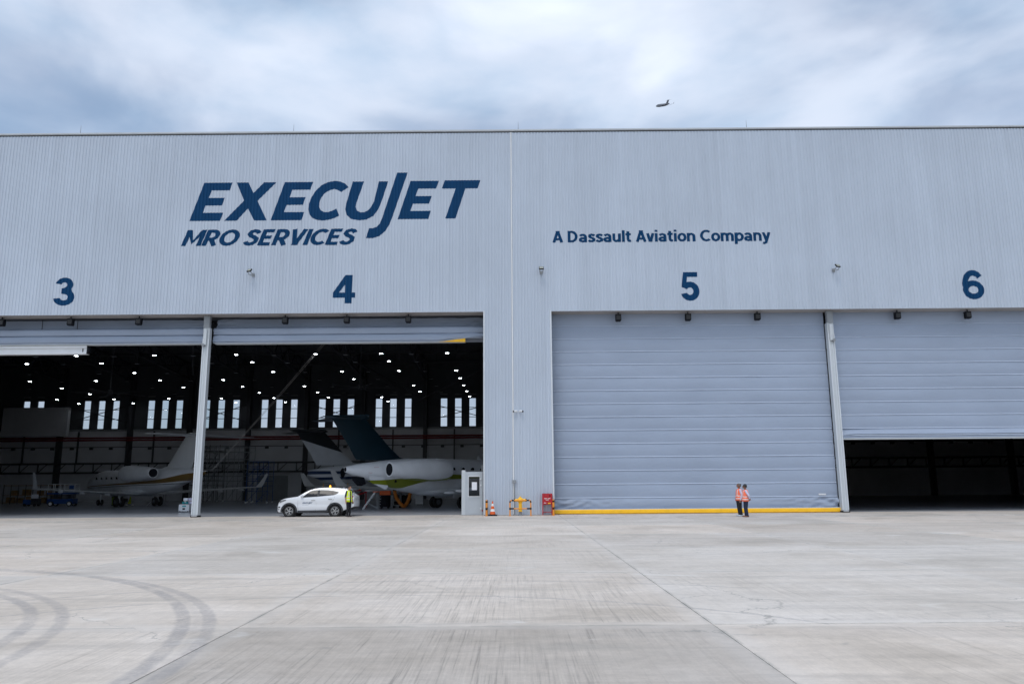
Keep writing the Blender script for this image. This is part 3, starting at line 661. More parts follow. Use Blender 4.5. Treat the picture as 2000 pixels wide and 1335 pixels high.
    # swing-up posts between the door leaves
    def post(x, lab, inner):
        p = empty('door_post', (x, .45, 0), 0, lab, 'door post', 'swing-up posts between door leaves')
        MB().box(-.19, .19, .0, .36, .10, 11.3).build('post', 'post', p)
        MB().box(inner * .02, inner * .055 + .002, -.02, -.002, .1, 10.0).build('guide_rail', 'trim', p)
        for s in (-1, 1): MB().box(s * .16 - .03, s * .16 + .03, -.035, -.002, .15, 10.6).build('guide_rail', 'trim', p)
        MB().box(-.18, .18, -.06, .2, 11.302, 12.04).build('head_bracket', 'grey', p)
        MB().box(-.10, .06, -.12, -.04, 10.2, 11.2).build('latch_arm', 'post', p)
        MB().cyl((inner * .1, -.2, 10.2), (inner * .1, -.04, 10.2), .09, 14).cyl((inner * .1, -.21, 10.2), (inner * .1, -.2, 10.2), .04, 10).build('roller', 'grey', p, 40)
        MB().box(-.22, .22, -.05, .40, .004, .095).build('foot_plate', 'black', p)
        MB().box(-.16, .16, -.07, -.052, .06, .085).build('foot_pad', 'white', p)
    post(-18.74, 'pale metal door post standing at the left between the two open bays', -1)
    post(19.33, 'pale metal door post between closed door and half raised door', 1)
    b = empty('door_beam', (-26.4, 1.35, 10.12), 0, 'white horizontal metal beam hanging under the far left door', 'beam')
    MB().prism([(-.02, .27), (-.14, .27), (-.16, .12), (-.06, .10), (-.06, -.14), (-.16, -.15), (-.16, -.27), (.2, -.27), (.2, .27)], -9.0, 0, 'yz').build('beam_profile', 'white', b)
    MB().box(.002, .06, -.13, .18, -.24, .24).cyl((.06, -.05, 0), (.16, -.05, 0), .14, 12).build('end_plate', 'black', b)
    MB().box(-.30, -.24, -.075, -.062, -.12, .09).build('joint_strip', 'black', b)
    for x in (-8, -3, -.8): MB().bar((x, .02, .26), (x, .02, 6.5), .03).build('hanger_rod', 'steel', b)
make_doors()

# ------------------------------------------------------------------ fittings on the facade
def make_fittings():
    t = None
    for x, d, lab in ((-15.9, -.35, 'wall floodlight under the slanted lettering, turned left'), (1.73, 0, 'wall floodlight above the pier between the two openings'), (19.6, .35, 'wall floodlight above the right post, turned right')):
        f = empty('floodlight', (x, -.05, 14.52), 0, lab, 'floodlight', 'floodlights on the hangar wall')
        r = Matrix.Rotation(d, 3, 'Z') @ Matrix.Rotation(R(-38), 3, 'X')
        at = (d * .35, -.42, .14)
        MB().box(-.145, .145, .0, .07, -.11, .11, r, at).build('housing', 'black', f)
        MB().box(-.115, .115, -.008, -.002, -.08, .08, r, at).build('lens', 'lens', f)
        MB().tube([(-.06, -.02, -.06), (-.1 + d * .2, -.25, -.1), (-.1 + d * .35, -.40, .06)], .02, 6).tube([(.06, -.02, -.06), (.1 + d * .2, -.25, -.1), (.1 + d * .35, -.40, .06)], .02, 6).build('bracket', 'grey', f)
        MB().box(-.08, .08, -.03, .0, -.16, .04).build('wall_plate', 'grey', f)
    names = {-31.36: 'black box lamp at the extreme left edge under the lintel', -27.14: 'black box lamp under the lintel, below the leftmost painted number', -22.95: 'black box lamp under the lintel, nearest left of the left post',
             -13.98: 'black box lamp under the lintel, nearest right of the left post', -10.2: 'black box lamp under the lintel, midway between left post and pier', -6.43: 'black box lamp under the lintel, nearest left of the pier',
             6.43: 'black box lamp under the lintel, nearest right of the pier', 10.7: 'black box lamp under the lintel, above the middle of the closed door', 14.94: 'black box lamp under the lintel, nearest left of the right post',
             23.5: 'black box lamp under the lintel, nearest right of the right post', 27.8: 'black box lamp under the lintel, at the right edge of the photo'}
    for x, lab in names.items():
        b = empty('box_lamp', (x, .5, LIN), 0, lab, 'lamp', 'black lamps under the lintel')
        MB().prism([(-.17, -.12), (.17, -.12), (.17, -.49), (.13, -.55), (-.13, -.55), (-.17, -.49)], -.12, .13).build('housing', 'black', b)
        MB().box(-.03, .03, -.02, .02, -.121, 0).build('bracket', 'black', b)
        MB().box(-.13, .13, -.128, -.122, -.46, -.2).build('lens', 'rim_dark', b)
    for s, lab in ((-1, 'white bullet camera on the pier aimed left'), (1, 'white bullet camera on the pier aimed right')):
        c = empty('security_camera', (.246 + s * .09, -.04, 6.0), 0, lab, 'camera', 'cameras on the pier')
        MB().cyl((s * .01, -.10, .02), (s * .16, -.17, -.02), .055, 12).build('body', 'white', c, 40)
        MB().cyl((s * .16, -.17, -.02), (s * .20, -.19, -.03), .056, 12).build('lens_hood', 'black', c, 40)
        MB().cyl((0, .0, .0), (s * .03, -.11, .02), .025, 8).box(-.05, .05, -.02, .0, -.05, .05).build('mount', 'white', c)
    j = empty('junction_box', (-.02, -.05, 1.9), 0, 'small grey junction box with conduit down the pier', 'junction box')
    MB().box(-.11, .11, -.10, 0, -.07, .10).build('box', 'grey', j)
    MB().cyl((0, -.05, -.07), (0, -.05, -1.89), .03, 8).build('conduit', 'grey', j, 40)
    for x, lab in ((-27.5, 'lightning rod on the roof edge at the far left'), (-13.9, 'lightning rod on the roof edge above the big lettering'), (.41, 'lightning rod on the roof edge above the pier'), (14.94, 'lightning rod on the roof edge above the right lettering')):
        r = empty('lightning_rod', (x, .15, TOP + .19), 0, lab, 'lightning rod', 'rods along the roof edge')
        MB().tube([(0, 0, 0), (0, 0, .3), (0, 0, .62)], [.022, .014, .006], 6).build('rod', 'grey', r)
        MB().cyl((0, 0, 0), (0, 0, .04), .05, 8).build('base', 'grey', r)
    # personnel door panel at the left edge of the pier
    d = empty('personnel_door', (-2.48, .55, 0), 0, 'white glazed personnel door standing in the opening beside the pier', 'door')
    MB().box(-.64, -.42, -.02, .28, .005, 2.60).build('side_post', 'post', d)
    L = MB().box(-.42, -.22, 0, .05, .03, 2.5).box(.42, .60, 0, .05, .03, 2.5).box(-.22, .42, 0, .05, 2.24, 2.5).box(-.22, .42, 0, .05, .95, 1.07).box(-.22, .42, 0, .05, .03, .2).build('door_leaf', 'door_white', d)
    MB().box(-.219, .419, .02, .03, 1.071, 2.239).build('pane', 'door_glass', L)
    MB().box(-.219, .419, .012, .04, .201, .949).build('lower_panel', 'door_white', L)
    for z0, z1, x0, x1 in ((2.22, 2.26, -.24, .44), (1.05, 1.09, -.24, .44)): MB().box(x0, x1, -.018, -.002, z0, z1).build('glazing_bead', 'white', L)
    for x in (-.24, .42): MB().box(x, x + .02, -.018, -.002, 1.09, 2.22).build('glazing_bead', 'white', L)
    MB().box(-.04, .26, .008, .014, 1.44, 1.90).build('notice_sheet', 'paper', d)
    for z in (.38, 1.72, 2.08): MB().box(.45, .53, -.04, -.002, z - .05, z + .05).build('hinge', 'white', d)
    MB().box(.55, .60, -.05, -.002, .22, .30).build('door_stop', 'red', d)
    MB().box(-.66, .62, -.05, .3, 0.0045, .028).build('threshold', 'grey', d)
make_fittings()

# ------------------------------------------------------------------ things at the foot of the pier
def hoop_barrier(x, y, rz, wd, lab):
    b = empty('hoop_barrier', (x, y, 0), rz, lab, 'barrier', 'striped hoop barriers round the hydrant')
    h, r = .86, .038; q = wd / 2; cr = .1
    def path(t):   # length along hoop
        pts = [(-q, 0, 0), (-q, 0, h - cr)] + [(-q + cr - cr * math.cos(a), 0, h - cr + cr * math.sin(a)) for a in (R(30), R(60), R(90))]
        pts += [(q - cr + cr * math.sin(a), 0, h - cr + cr * math.cos(a)) for a in (0, R(30), R(60), R(90))] + [(q, 0, 0)]
        return pts
    MB().tube(path(0), r, 10).build('hoop', 'barrier', b, 40)
    MB().tube([(-q, 0, .40), (q, 0, .40)], r * .9, 10).build('rail', 'barrier', b, 40)
    for (p0, p1) in (((-q, 0, h - cr - .02), (-q + .02, 0, h - .03)), ((q, 0, h - cr - .02), (q - .02, 0, h - .03)), ((-q + cr, 0, h), (-q + cr + .13, 0, h)), ((q - cr - .13, 0, h), (q - cr, 0, h)),
                     ((-q, 0, .34), (-q, 0, .46)), ((q, 0, .34), (q, 0, .46)), ((-q + .04, 0, .40), (-q + .22, 0, .40)), ((q - .22, 0, .40), (q - .04, 0, .40))):
        MB().cyl(p0, p1, r + .004, 10).build('black_band', 'black', b, 40)
    for s in (-1, 1): MB().cyl((s * q, 0, 0), (s * q, 0, .015), .08, 10).build('foot', 'barrier', b, 40)
def make_pier_things():
    hoop_barrier(.32, -1.0, 0, 1.18, 'orange and black hoop barrier facing front before the hydrant')
    hoop_barrier(-1.60, -.62, R(88), .8, 'orange barrier seen edge-on beside the traffic cone')
    hoop_barrier(2.22, -.62, R(84), .8, 'orange and black barrier seen edge-on beside the red cabinet')
    h = empty('fire_hydrant', (.32, -.55, 0), 0, 'yellow fire hydrant behind the middle hoop barrier', 'hydrant')
    MB().lathe([(.17, 0), (.17, .05), (.10, .06), (.085, .12), (.085, .22)], n=16).build('base', 'grey', h, 35)
    MB().lathe([(.12, .22), (.12, .26), (.10, .27), (.10, .72), (.13, .74), (.13, .78)], n=18).build('barrel', 'yellow', h, 35)
    MB().lathe([(.16, .78), (.19, .82), (.18, .90), (.13, .97), (.06, 1.0), (.05, 1.06), (.03, 1.07)], n=18).build('bonnet', 'yellow', h, 35)
    for s in (-1, 1):
        o = MB().cyl((s * .1, 0, .86), (s * .30, 0, .86), .075, 12).build('outlet', 'yellow', h, 35)
        MB().cyl((s * .301, 0, .86), (s * .36, 0, .86), .085, 10).build('cap', 'black', o, 35)
    c = empty('traffic_cone', (-1.27, -.55, 0), 0, 'orange and white traffic cone on a black base', 'cone')
    MB().prism([(-.26, -.26), (.26, -.26), (.26, .26), (-.26, .26)], .0, .06, 'xy').lathe([(.2, .06), (.18, .085)], n=8).build('base', 'black', c)
    zs = [(.085, .165), (.24, .135), (.38, .108), (.54, .078), (.68, .052), (.82, .028)]
    for k in range(5):
        MB().lathe([(zs[k][1], zs[k][0]), (zs[k + 1][1], zs[k + 1][0])], n=16).build('band', ('orange', 'white_reflect')[k % 2], c, 40)
    f = empty('fire_cabinet', (1.88, -.22, 0), 0, 'red fire hose cabinet on legs against the pier', 'cabinet')
    MB().box(-.29, .29, -.14, .12, .60, 1.22).build('cabinet_body', 'red', f)
    dr = MB().box(-.27, .27, -.165, -.142, .62, 1.20).build('cabinet_door', 'red', f)
    for x in (-.265, .265):
        for y in (-.11, .09): MB().box(x - .022, x + .022, y - .022, y + .022, 0, .599).build('leg', 'red', f)
    for y in (-.11, .09): MB().box(-.242, .242, y - .012, y + .012, .16, .19).build('stretcher', 'red', f)
    for s_, z0, z1, w_ in (('PETI API', .91, .965, .175), ('BOMBA', .835, .885, .085)):
        for bm in text_letters(s_, -w_, w_, z0, z1, 0, .02):
            me = bpy.data.meshes.new('letter'); bm.to_mesh(me); bm.free(); me.materials.append(MT['white_reflect']); obj('letter', me, dr, (0, -.168, 0))
    MB().box(.03, .19, -.170, -.1655, .645, .70).build('sticker', 'yellow', dr)
    MB().box(-.2, -.08, -.170, -.1655, .68, .71).build('sticker', 'paper', dr)
    MB().ell((.15, -.167, 1.10), (.035, .004, .045), 10, 6).build('emblem', 'black', dr)
make_pier_things()

# ------------------------------------------------------------------ car
def car_pt(x, y): return ((x - 178) / 349.0, (890 - y) / 349.0)
def car_w(x, z):
    wv = .925
    if x < .62: wv -= .26 * ((.62 - x) / .62) ** 2.2
    if x > 3.9: wv -= .13 * ((x - 3.9) / .58) ** 2
    if z > 1.02: wv -= .30 * ((z - 1.02) / .60) ** 1.15
    if z < .55: wv -= .05 * ((.55 - z) / .3)
    wv -= .018 * max(0, 1 - abs(z - .70) / .10)          # door crease
    return wv
def car_side(pts, lift, name, mat, parent, step=.12, both=True):
    """a panel lying on the car's flank, following its curve"""
    made = []
    for s in ((-1, 1) if both else (-1,)):
        bm = bmesh.new(); fc = bm.faces.new([bm.verts.new((p[0], 0, p[1])) for p in pts])
        for ax, n in ((0, 40), (2, 16)):
            for k in range(1, n):
                co = [0, 0, 0]; co[ax] = k * step; no = [0, 0, 0]; no[ax] = 1
                bmesh.ops.bisect_plane(bm, geom=bm.verts[:] + bm.edges[:] + bm.faces[:], plane_co=co, plane_no=no, dist=1e-5)
        for v in bm.verts: v.co.y = s * (car_w(v.co.x, v.co.z) + lift)
        bm.normal_update()
        for f in bm.faces:
            if f.normal.y * s < 0: f.normal_flip()
        me = bpy.data.meshes.new(name); bm.to_mesh(me); bm.free(); me.materials.append(MT[mat])
        me.polygons.foreach_set('use_smooth', [True] * len(me.polygons)); me.update()
        made.append(obj(name, me, parent))
    return made
def make_car():
    car = empty('parked_car', (-13.78, .74, 0), 0, 'white crossover car with blue door lettering parked in the doorway', 'car')
    top = [(185, 790), (178, 755), (182, 700), (190, 650), (213, 600), (260, 562), (330, 533), (400, 519), (480, 508), (600, 492), (660, 452), (720, 415), (830, 362), (920, 336), (1000, 325), (1150, 321), (1300, 324), (1420, 333), (1530, 345), (1585, 352),
           (1612, 390), (1655, 445), (1700, 473), (1727, 484), (1740, 525), (1733, 575), (1742, 640), (1735, 690), (1695, 712), (1640, 722)]
    P = [car_pt(*p) for p in top]
    RW, FW, AR = (3.387, .325), (.736, .325), .405
    arc = lambda c, a0, a1: [(c[0] + AR * math.cos(R(a0 + (a1 - a0) * k / 12)), c[1] + AR * math.sin(R(a0 + (a1 - a0) * k / 12))) for k in range(13)]
    P += arc(RW, -2, 185) + [(2.87, .25), (1.28, .24)] + arc(FW, -5, 190) + [(.30, .25)]
    bm = bmesh.new(); bm.faces.new([bm.verts.new((p[0], 0, p[1])) for p in P])
    for ax, n, st in ((0, 45, .1), (2, 22, .08)):
        for k in range(1, n):
            co = [0, 0, 0]; co[ax] = k * st; no = [0, 0, 0]; no[ax] = 1
            bmesh.ops.bisect_plane(bm, geom=bm.verts[:] + bm.edges[:] + bm.faces[:], plane_co=co, plane_no=no, dist=1e-5)
    bm.verts.index_update(); b = MB(); n0 = len(bm.verts)
    V = [v.co.copy() for v in bm.verts]
    b._add([(v.x, -car_w(v.x, v.z), v.z) for v in V] + [(v.x, car_w(v.x, v.z), v.z) for v in V],
           [tuple(v.index for v in f.verts) for f in bm.faces] + [tuple(v.index + n0 for v in reversed(f.verts)) for f in bm.faces])
    for e in bm.edges:
        if len(e.link_faces) == 1:
            i, j = e.verts[0].index, e.verts[1].index; a, c = V[i], V[j]; last = (i, j)
            for q in range(1, 9):
                if q == 8: cur = (i + n0, j + n0)
                else:
                    t = q / 4 - 1; crown = .035 * (1 - t * t)
                    cur = (len(b.v), len(b.v) + 1)
                    for p in (a, c):
                        rise = crown if p.z > .6 else 0
                        push = -.10 * (1 - t * t) if p.x < .35 else (.05 * (1 - t * t) if p.x > 4.2 else 0)
                        b.v.append((p.x + push, t * car_w(p.x, p.z), p.z + rise))
                b.f.append((last[0], last[1], cur[1], cur[0])); b.m.append(0); last = cur
    bm.free()
    body = b.build('body', 'car', car, 38)
    wins = {'f': [(716, 478), (830, 388), (900, 366), (992, 361), (988, 484), (740, 497)], 'r': [(1040, 361), (1180, 364), (1282, 374), (1286, 458), (1034, 481)], 'q': [(1292, 376), (1380, 392), (1412, 405), (1395, 424), (1322, 455), (1294, 457)]}
    for k, pts in wins.items(): car_side([car_pt(*p) for p in pts], .006, 'window', 'car_glass', car)
    car_side([car_pt(*p) for p in [(700, 500), (716, 478), (740, 497), (988, 484), (1034, 481), (1286, 458), (1322, 455), (1395, 424), (1418, 404), (1425, 408), (1400, 432), (1325, 463), (1288, 466), (1036, 489), (985, 493), (735, 507)]], .009, 'window_trim', 'car_trim', car)
    car_side([car_pt(*p) for p in [(992, 361), (1040, 361), (1034, 481), (988, 484)]], .004, 'pillar', 'car_trim', car)
    car_side([car_pt(*p) for p in [(1282, 374), (1292, 376), (1294, 457), (1286, 458)]], .005, 'pillar', 'car_trim', car)
    # windscreen, rear glass
    def across(p, q, inset, nm, lift=.006):
        g = MB(); d = Vector((q[0] - p[0], 0, q[1] - p[1])); nrm = Vector((-d.z, 0, d.x)).normalized()
        def fn(u, v):
            x = p[0] + (q[0] - p[0]) * u; z = p[1] + (q[1] - p[1]) * u; t = v * 2 - 1
            pr = Vector((x, t * (car_w(x, z) - inset), z + .035 * (1 - t * t))) + nrm * lift; return tuple(pr)
        g.grid(fn, 4, 8); return g.build(nm, 'car_glass', car, 60, False)
    across(car_pt(625, 474), car_pt(900, 338), .09, 'windscreen', .012)
    across(car_pt(1600, 372), car_pt(1652, 440), .12, 'rear_window', .012)
    # doors' shut lines
    for pts in ([(612, 560), (608, 700), (625, 760)], [(988, 490), (982, 620), (975, 755)], [(1342, 500), (1340, 540), (1290, 600), (1215, 690)]):
        cp = [car_pt(*p) for p in pts]
        for s in (-1, 1):
            k = MB()
            for a, c in zip(cp, cp[1:]): k.bar((a[0], s * (car_w(*a) + .001), a[1]), (c[0], s * (car_w(*c) + .001), c[1]), .012, .004)
            k.build('shut_line', 'car_trim', car)
    for x, y in ((918, 562), (1262, 540)):
        p = car_pt(x, y)
        for s in (-1, 1): MB().box(p[0] - .11, p[0] + .11, s * (car_w(*p) + .015) - .012, s * (car_w(*p) + .015) + .012, p[1] - .016, p[1] + .016).build('door_handle', 'chrome', car)
    # arches, sills, bumpers
    for cpt in (FW, RW):
        for s in (-1, 1):
            rings = []
            for k in range(19):
                a = R(-8 + 196 * k / 18); ring = []
                for rr, yy in ((.385, -.05), (.385, .016), (.475, .016), (.485, -.002)):
                    x = cpt[0] + rr * math.cos(a); z = cpt[1] + rr * math.sin(a)
                    ring.append((x, s * (car_w(cpt[0], .6) + yy), z))
                rings.append(ring)
            MB().loft(rings).build('wheel_arch', 'car_trim', car, 40)
            MB().cyl((cpt[0], s * .5, cpt[1]), (cpt[0], s * .74, cpt[1]), .40, 20).build('wheel_well', 'gap', car)
    for s in (-1, 1):
        k = MB(); yw = s * (car_w(2.1, .4) + .012)
        k.prism([(1.22, .235), (2.94, .245), (2.90, .375), (1.26, .36)], yw - .03, yw + .012).build('sill', 'car_trim', car)
        MB().prism([(1.30, .285), (2.80, .285), (2.86, .315), (1.26, .31)], yw + s * .014 - .004, yw + s * .014 + .004).build('sill_trim', 'chrome', car)
    MB().prism([(-.03, .24), (.34, .215), (.34, .30), (-.05, .37)], -.62, .62).build('front_skirt', 'car_trim', car)
    MB().prism([(3.85, .42), (4.2, .36), (4.43, .44), (4.46, .545), (4.2, .50)], -.74, .74).build('rear_skirt', 'car_trim', car)
    MB().prism([(-.085, .52), (-.06, .52), (-.02, .78), (-.045, .78)], -.42, .42).build('grille', 'black', car)
    for b_ in car_side([car_pt(*p) for p in [(218, 612), (240, 578), (300, 558), (378, 548), (360, 566), (300, 588), (240, 612)]], .008, 'headlight', 'car_glass', car):
        pass
    car_side([car_pt(*p) for p in [(240, 596), (300, 572), (345, 562), (300, 580), (245, 604)]], .012, 'light_strip', 'chrome', car)
    car_side([car_pt(*p) for p in [(196, 690), (245, 680), (245, 705), (200, 712)]], .008, 'fog_light', 'car_trim', car)
    car_side([car_pt(*p) for p in [(190, 735), (232, 732), (225, 748), (196, 752)]], .008, 'fog_light', 'car_trim', car)
    car_side([car_pt(*p) for p in [(1620, 488), (1700, 480), (1728, 492), (1712, 515), (1660, 522), (1640, 505)]], .008, 'tail_light', 'tail_red', car)
    MB().box(4.47, 4.50, -.26, .26, .72, .84).build('number_plate', 'white_reflect', car)
    car_side([car_pt(*p) for p in [(1690, 600), (1728, 590), (1728, 635), (1700, 640)]], .006, 'reflector', 'car_trim', car)
    # mirrors, rails, antenna, beacon
    for s in (-1, 1):
        p = car_pt(690, 485); m = MB().ell((p[0], s * (car_w(*p) + .10), p[1] + .01), (.085, .10, .075), 12, 8).build('mirror', 'car', car, 60)
        MB().bar((p[0] + .03, s * (car_w(*p) - .02), p[1] - .05), (p[0] + .01, s * (car_w(*p) + .08), p[1] - .02), .04).build('stalk', 'car_trim', m)
    MB().prism([car_pt(1418, 334), car_pt(1470, 309), car_pt(1474, 338)], -.02, .02).build('antenna', 'car', car)
    p = car_pt(1178, 322)
    bc = MB().lathe([(.055, p[1] + .02), (.055, p[1] + .05), (.045, p[1] + .06), (.042, p[1] + .13), (.02, p[1] + .15)], (p[0], 0, 0), n=14).build('beacon', 'beacon', car, 40)
    MB().cyl((p[0], 0, p[1] + .0), (p[0], 0, p[1] + .04), .07, 14).build('base', 'black', bc)
    MB().box(.5, 4.0, -.66, .66, .22, .40).build('underbody', 'black', car)
    # wheels
    tyre = MB().lathe([(.215, -.09), (.31, -.105), (.328, -.07), (.330, 0), (.328, .07), (.31, .105), (.215, .09), (.215, -.09)], axis='y', n=32, cap=False).mesh('wheel', 'tyre', 40)
    dish = MB().lathe([(.222, -.05), (.222, .06)], axis='y', n=28).mesh('rim_disc', 'rim_dark')
    sp = MB().lathe([(.228, -.092), (.228, -.06), (.214, -.06), (.214, -.092), (.228, -.092)], axis='y', n=32, cap=False).lathe([(.045, -.085), (.045, -.06)], axis='y', n=14)
    for k in range(5):
        for dd in (-.17, .17):
            a = 2 * math.pi * k / 5 + .3
            sp.bar((.03 * math.cos(a), -.078, .03 * math.sin(a)), (.215 * math.cos(a + dd), -.078, .215 * math.sin(a + dd)), .022, .018, (0, 1, 0))
    rim = sp.mesh('rim', 'rim', fix=False)
    for cpt in (FW, RW):
        for s in (-1, 1):
            wh = obj('wheel', tyre, car, (cpt[0], s * .79, .332)); wh.rotation_euler = (0, .4, 0 if s < 0 else math.pi)
            obj('rim_disc', dish, wh); obj('rim', rim, wh)
    # blue lettering on the front door
    k = .58 / 18.08
    for pts in LOGO:
        bm = poly_bm([((x + 20.07) * k, (z - 17.96) * k) for x, z in pts]); me = bpy.data.meshes.new('door_letter'); bm.to_mesh(me); bm.free(); me.materials.append(MT['navy'])
        ctr = car_pt(705, 628)
        for v in me.vertices:
            x, z = ctr[0] + v.co.x, ctr[1] + v.co.z; v.co = (x, -(car_w(x, z) + .004), z)
        me.update(); obj('door_letter', me, car)
    ctr = car_pt(702, 657)
    for bm in text_letters('MRO SERVICES', 0, .36, 0, .035, .3, .02):
        for v in bm.verts:
            x, z = ctr[0] + v.co.x, ctr[1] + v.co.z; v.co = (x, -(car_w(x, z) + .004), z)
        me = bpy.data.meshes.new('door_letter'); bm.to_mesh(me); bm.free(); me.materials.append(MT['navy']); obj('door_letter', me, car)
make_car()

# ------------------------------------------------------------------ people
def person(loc, face, height, pose, cols, label):
    """face: heading of the body, 0 = +X. pose: dict of joint overrides in a 1.75 m figure, x forward, y left."""
    J = {'ankL': (-.02, .10, .085), 'ankR': (.02, -.10, .085), 'knL': (.02, .10, .49), 'knR': (.03, -.10, .49), 'hipL': (0, .09, .92), 'hipR': (0, -.09, .92),
         'pel': (0, 0, .97), 'waist': (.0, 0, 1.10), 'chest': (.0, 0, 1.28), 'neck0': (-.01, 0, 1.46), 'neck1': (.0, 0, 1.54), 'head': (.02, 0, 1.635),
         'shL': (-.01, .17, 1.41), 'shR': (-.01, -.17, 1.41), 'elL': (-.03, .235, 1.13), 'elR': (-.03, -.235, 1.13), 'wrL': (.04, .25, .89), 'wrR': (.04, -.25, .89),
         'haL': (.06, .25, .80), 'haR': (.06, -.25, .80), 'gaze': (1, 0, .35)}
    J.update(pose); J = {k: Vector(v) for k, v in J.items()}
    b = MB(); regions = []
    def limb(a, c, r0, r1, reg, n=12):
        a, c = Vector(a), Vector(c); pts = [a + (c - a) * t for t in (0, .33, .66, 1)]; rs = [r0, r0 * .62 + r1 * .40, r0 * .34 + r1 * .68, r1]
        b.tube(pts, rs, n); b.ell(a, (r0,) * 3, 10, 8); b.ell(c, (r1,) * 3, 10, 8); regions.append((a, c, max(r0, r1), reg))
    for s, q in (('L', 1), ('R', -1)):
        lg = cols.get('bulk', 1.0); limb(J['hip' + s], J['kn' + s], .092 * lg, .066 * lg, 'leg'); limb(J['kn' + s], J['ank' + s], .066 * lg, .052 * lg, 'leg')
        a = J['ank' + s]; b.ell(a + Vector((.06, 0, -.042)), (.135, .047, .042), 14, 8); b.ell(a + Vector((-.03, 0, -.03)), (.055, .04, .055), 10, 8); regions.append((a + Vector((-.06, 0, -.06)), a + Vector((.17, 0, -.065)), .05, 'shoe'))
        limb(J['sh' + s], J['el' + s], .060, .046, 'arm'); limb(J['el' + s], J['wr' + s], .046, .030, 'fore')
        wv, hv = J['wr' + s], J['ha' + s]; d = (hv - wv).normalized(); side = Vector((1, 0, 0)) - d * d.x; side = side.normalized() if side.length > .1 else Vector((0, 1, 0))
        pal = wv + d * .05; nrm = d.cross(side).normalized()
        b.ell(pal, (.042, .018, .05), 10, 8, Matrix((side, nrm, d)).transposed()); regions.append((wv + d * .02, pal + d * .12, .04, 'hand'))
        for k, (o, ln) in enumerate(((-.030, .062), (-.010, .075), (.010, .080), (.030, .072))):
            p0 = pal + side * o + d * .03; p1 = p0 + d * ln * .5 + nrm * (-q) * .008; p2 = p0 + d * ln * .92 + nrm * (-q) * .026; b.tube([p0, p1, p2], [.0095, .009, .0075], 7)
        p0 = pal + side * .032 - d * .015; b.tube([p0, p0 + side * .028 + d * .03, p0 + side * .036 + d * .06], [.012, .011, .009], 7)
    b.loft([[(J['pel'] if z < 1.0 else J['chest']).x * 0 + (J['pel'].x + (J['neck0'].x - J['pel'].x) * (z - .88) / .58) + rx * math.cos(2 * math.pi * k / 18) for k in ()] for z, rx in ()] or
           [[(J['pel'].x + (J['neck0'].x - J['pel'].x) * max(0, (z - .95) / .5) + rx * math.cos(2 * math.pi * k / 18), J['pel'].y + (J['neck0'].y - J['pel'].y) * max(0, (z - .95) / .5) + ry * math.sin(2 * math.pi * k / 18), z) for k in range(18)]
            for z, rx, ry in ((.84, .09, .12), (.92, .115, .165), (1.0, .115, .16), (1.10, .108, .148), (1.22, .12, .160), (1.33, .125, .172), (1.41, .105, .165), (1.46, .07, .10), (1.49, .05, .055))])
    regions.append((Vector((J['pel'].x, 0, 1.02)), J['chest'], .17, 'torso')); regions.append((J['pel'] + Vector((0, 0, -.08)), J['pel'] + Vector((0, 0, -.02)), .16, 'leg'))
    b.tube([J['neck0'], J['neck1'], J['head']], [.056, .054, .055], 12); regions.append((J['neck0'] + Vector((0, 0, .045)), J['head'], .05, 'head'))
    g = J['gaze'].normalized(); yv = Vector((0, 0, 1)).cross(g).normalized(); zv = g.cross(yv); hr = Matrix((g, yv, zv)).transposed(); hc = J['head'] + zv * .02
    b.ell(hc, (.098, .077, .118), 18, 14, hr); b.ell(hc + g * .035 - zv * .06, (.06, .052, .06), 12, 10, hr)
    b.ell(hc + g * .10 - zv * .015, (.022, .012, .024), 8, 6, hr); b.ell(hc + g * .083 - zv * .062, (.016, .024, .010), 8, 6, hr); b.ell(hc + g * .078 - zv * .095, (.022, .022, .018), 8, 6, hr)
    for q in (-1, 1):
        b.ell(hc + yv * q * .078 - g * .005 - zv * .01, (.022, .010, .032), 8, 6, hr); b.ell(hc + g * .083 + yv * q * .032 + zv * .018, (.012, .016, .010), 8, 6, hr)
    regions.append((hc, hc + g * .02, .11, 'head'))
    raw = b.mesh('raw', 'skin', fix=False); o = obj('raw', raw)
    rm = o.modifiers.new('r', 'REMESH'); rm.mode = 'VOXEL'; rm.voxel_size = .0075
    sm = o.modifiers.new('s', 'SMOOTH'); sm.factor = .5; sm.iterations = 3
    bpy.context.view_layer.update()
    me = bpy.data.meshes.new_from_object(o.evaluated_get(bpy.context.evaluated_depsgraph_get())); bpy.data.objects.remove(o); me.name = 'person'
    order = ['head', 'torso', 'arm', 'fore', 'hand', 'leg', 'shoe', 'eye']
    me.materials.clear()
    for r_ in order: me.materials.append(MT[cols[r_]] if r_ != 'eye' else MT['hair'])
    idx = []
    for p in me.polygons:
        c = p.center; best = None
        for (a, e, r_, reg) in regions:
            d = e - a; t = max(0, min(1, (c - a).dot(d) / max(d.length_squared, 1e-9))); dist = (c - a - d * t).length - r_
            if best is None or dist < best[0]: best = (dist, reg)
        reg = best[1]
        if reg == 'leg' and c.z > .96: reg = 'torso'
        if reg == 'torso' and c.z < .93: reg = 'leg'
        if reg == 'leg' and c.z < .075: reg = 'shoe'
        if c.z > 1.485 and (c - hc).length < .2: reg = 'head'
        if reg == 'head':
            for q in (-1, 1):
                if (c - (hc + g * .092 + yv * q * .032 + zv * .018)).length < .014: reg = 'eye'
        idx.append(order.index(reg))
    me.polygons.foreach_set('material_index', idx); me.polygons.foreach_set('use_smooth', [True] * len(idx))
    root = obj('person', me); tag(root, label, 'person')
    # vest
    lean = lambda z: (J['pel'].x + (J['neck0'].x - J['pel'].x) * max(0, (z - .95) / .5), J['pel'].y + (J['neck0'].y - J['pel'].y) * max(0, (z - .95) / .5))
    open_f = cols.get('open', 0)
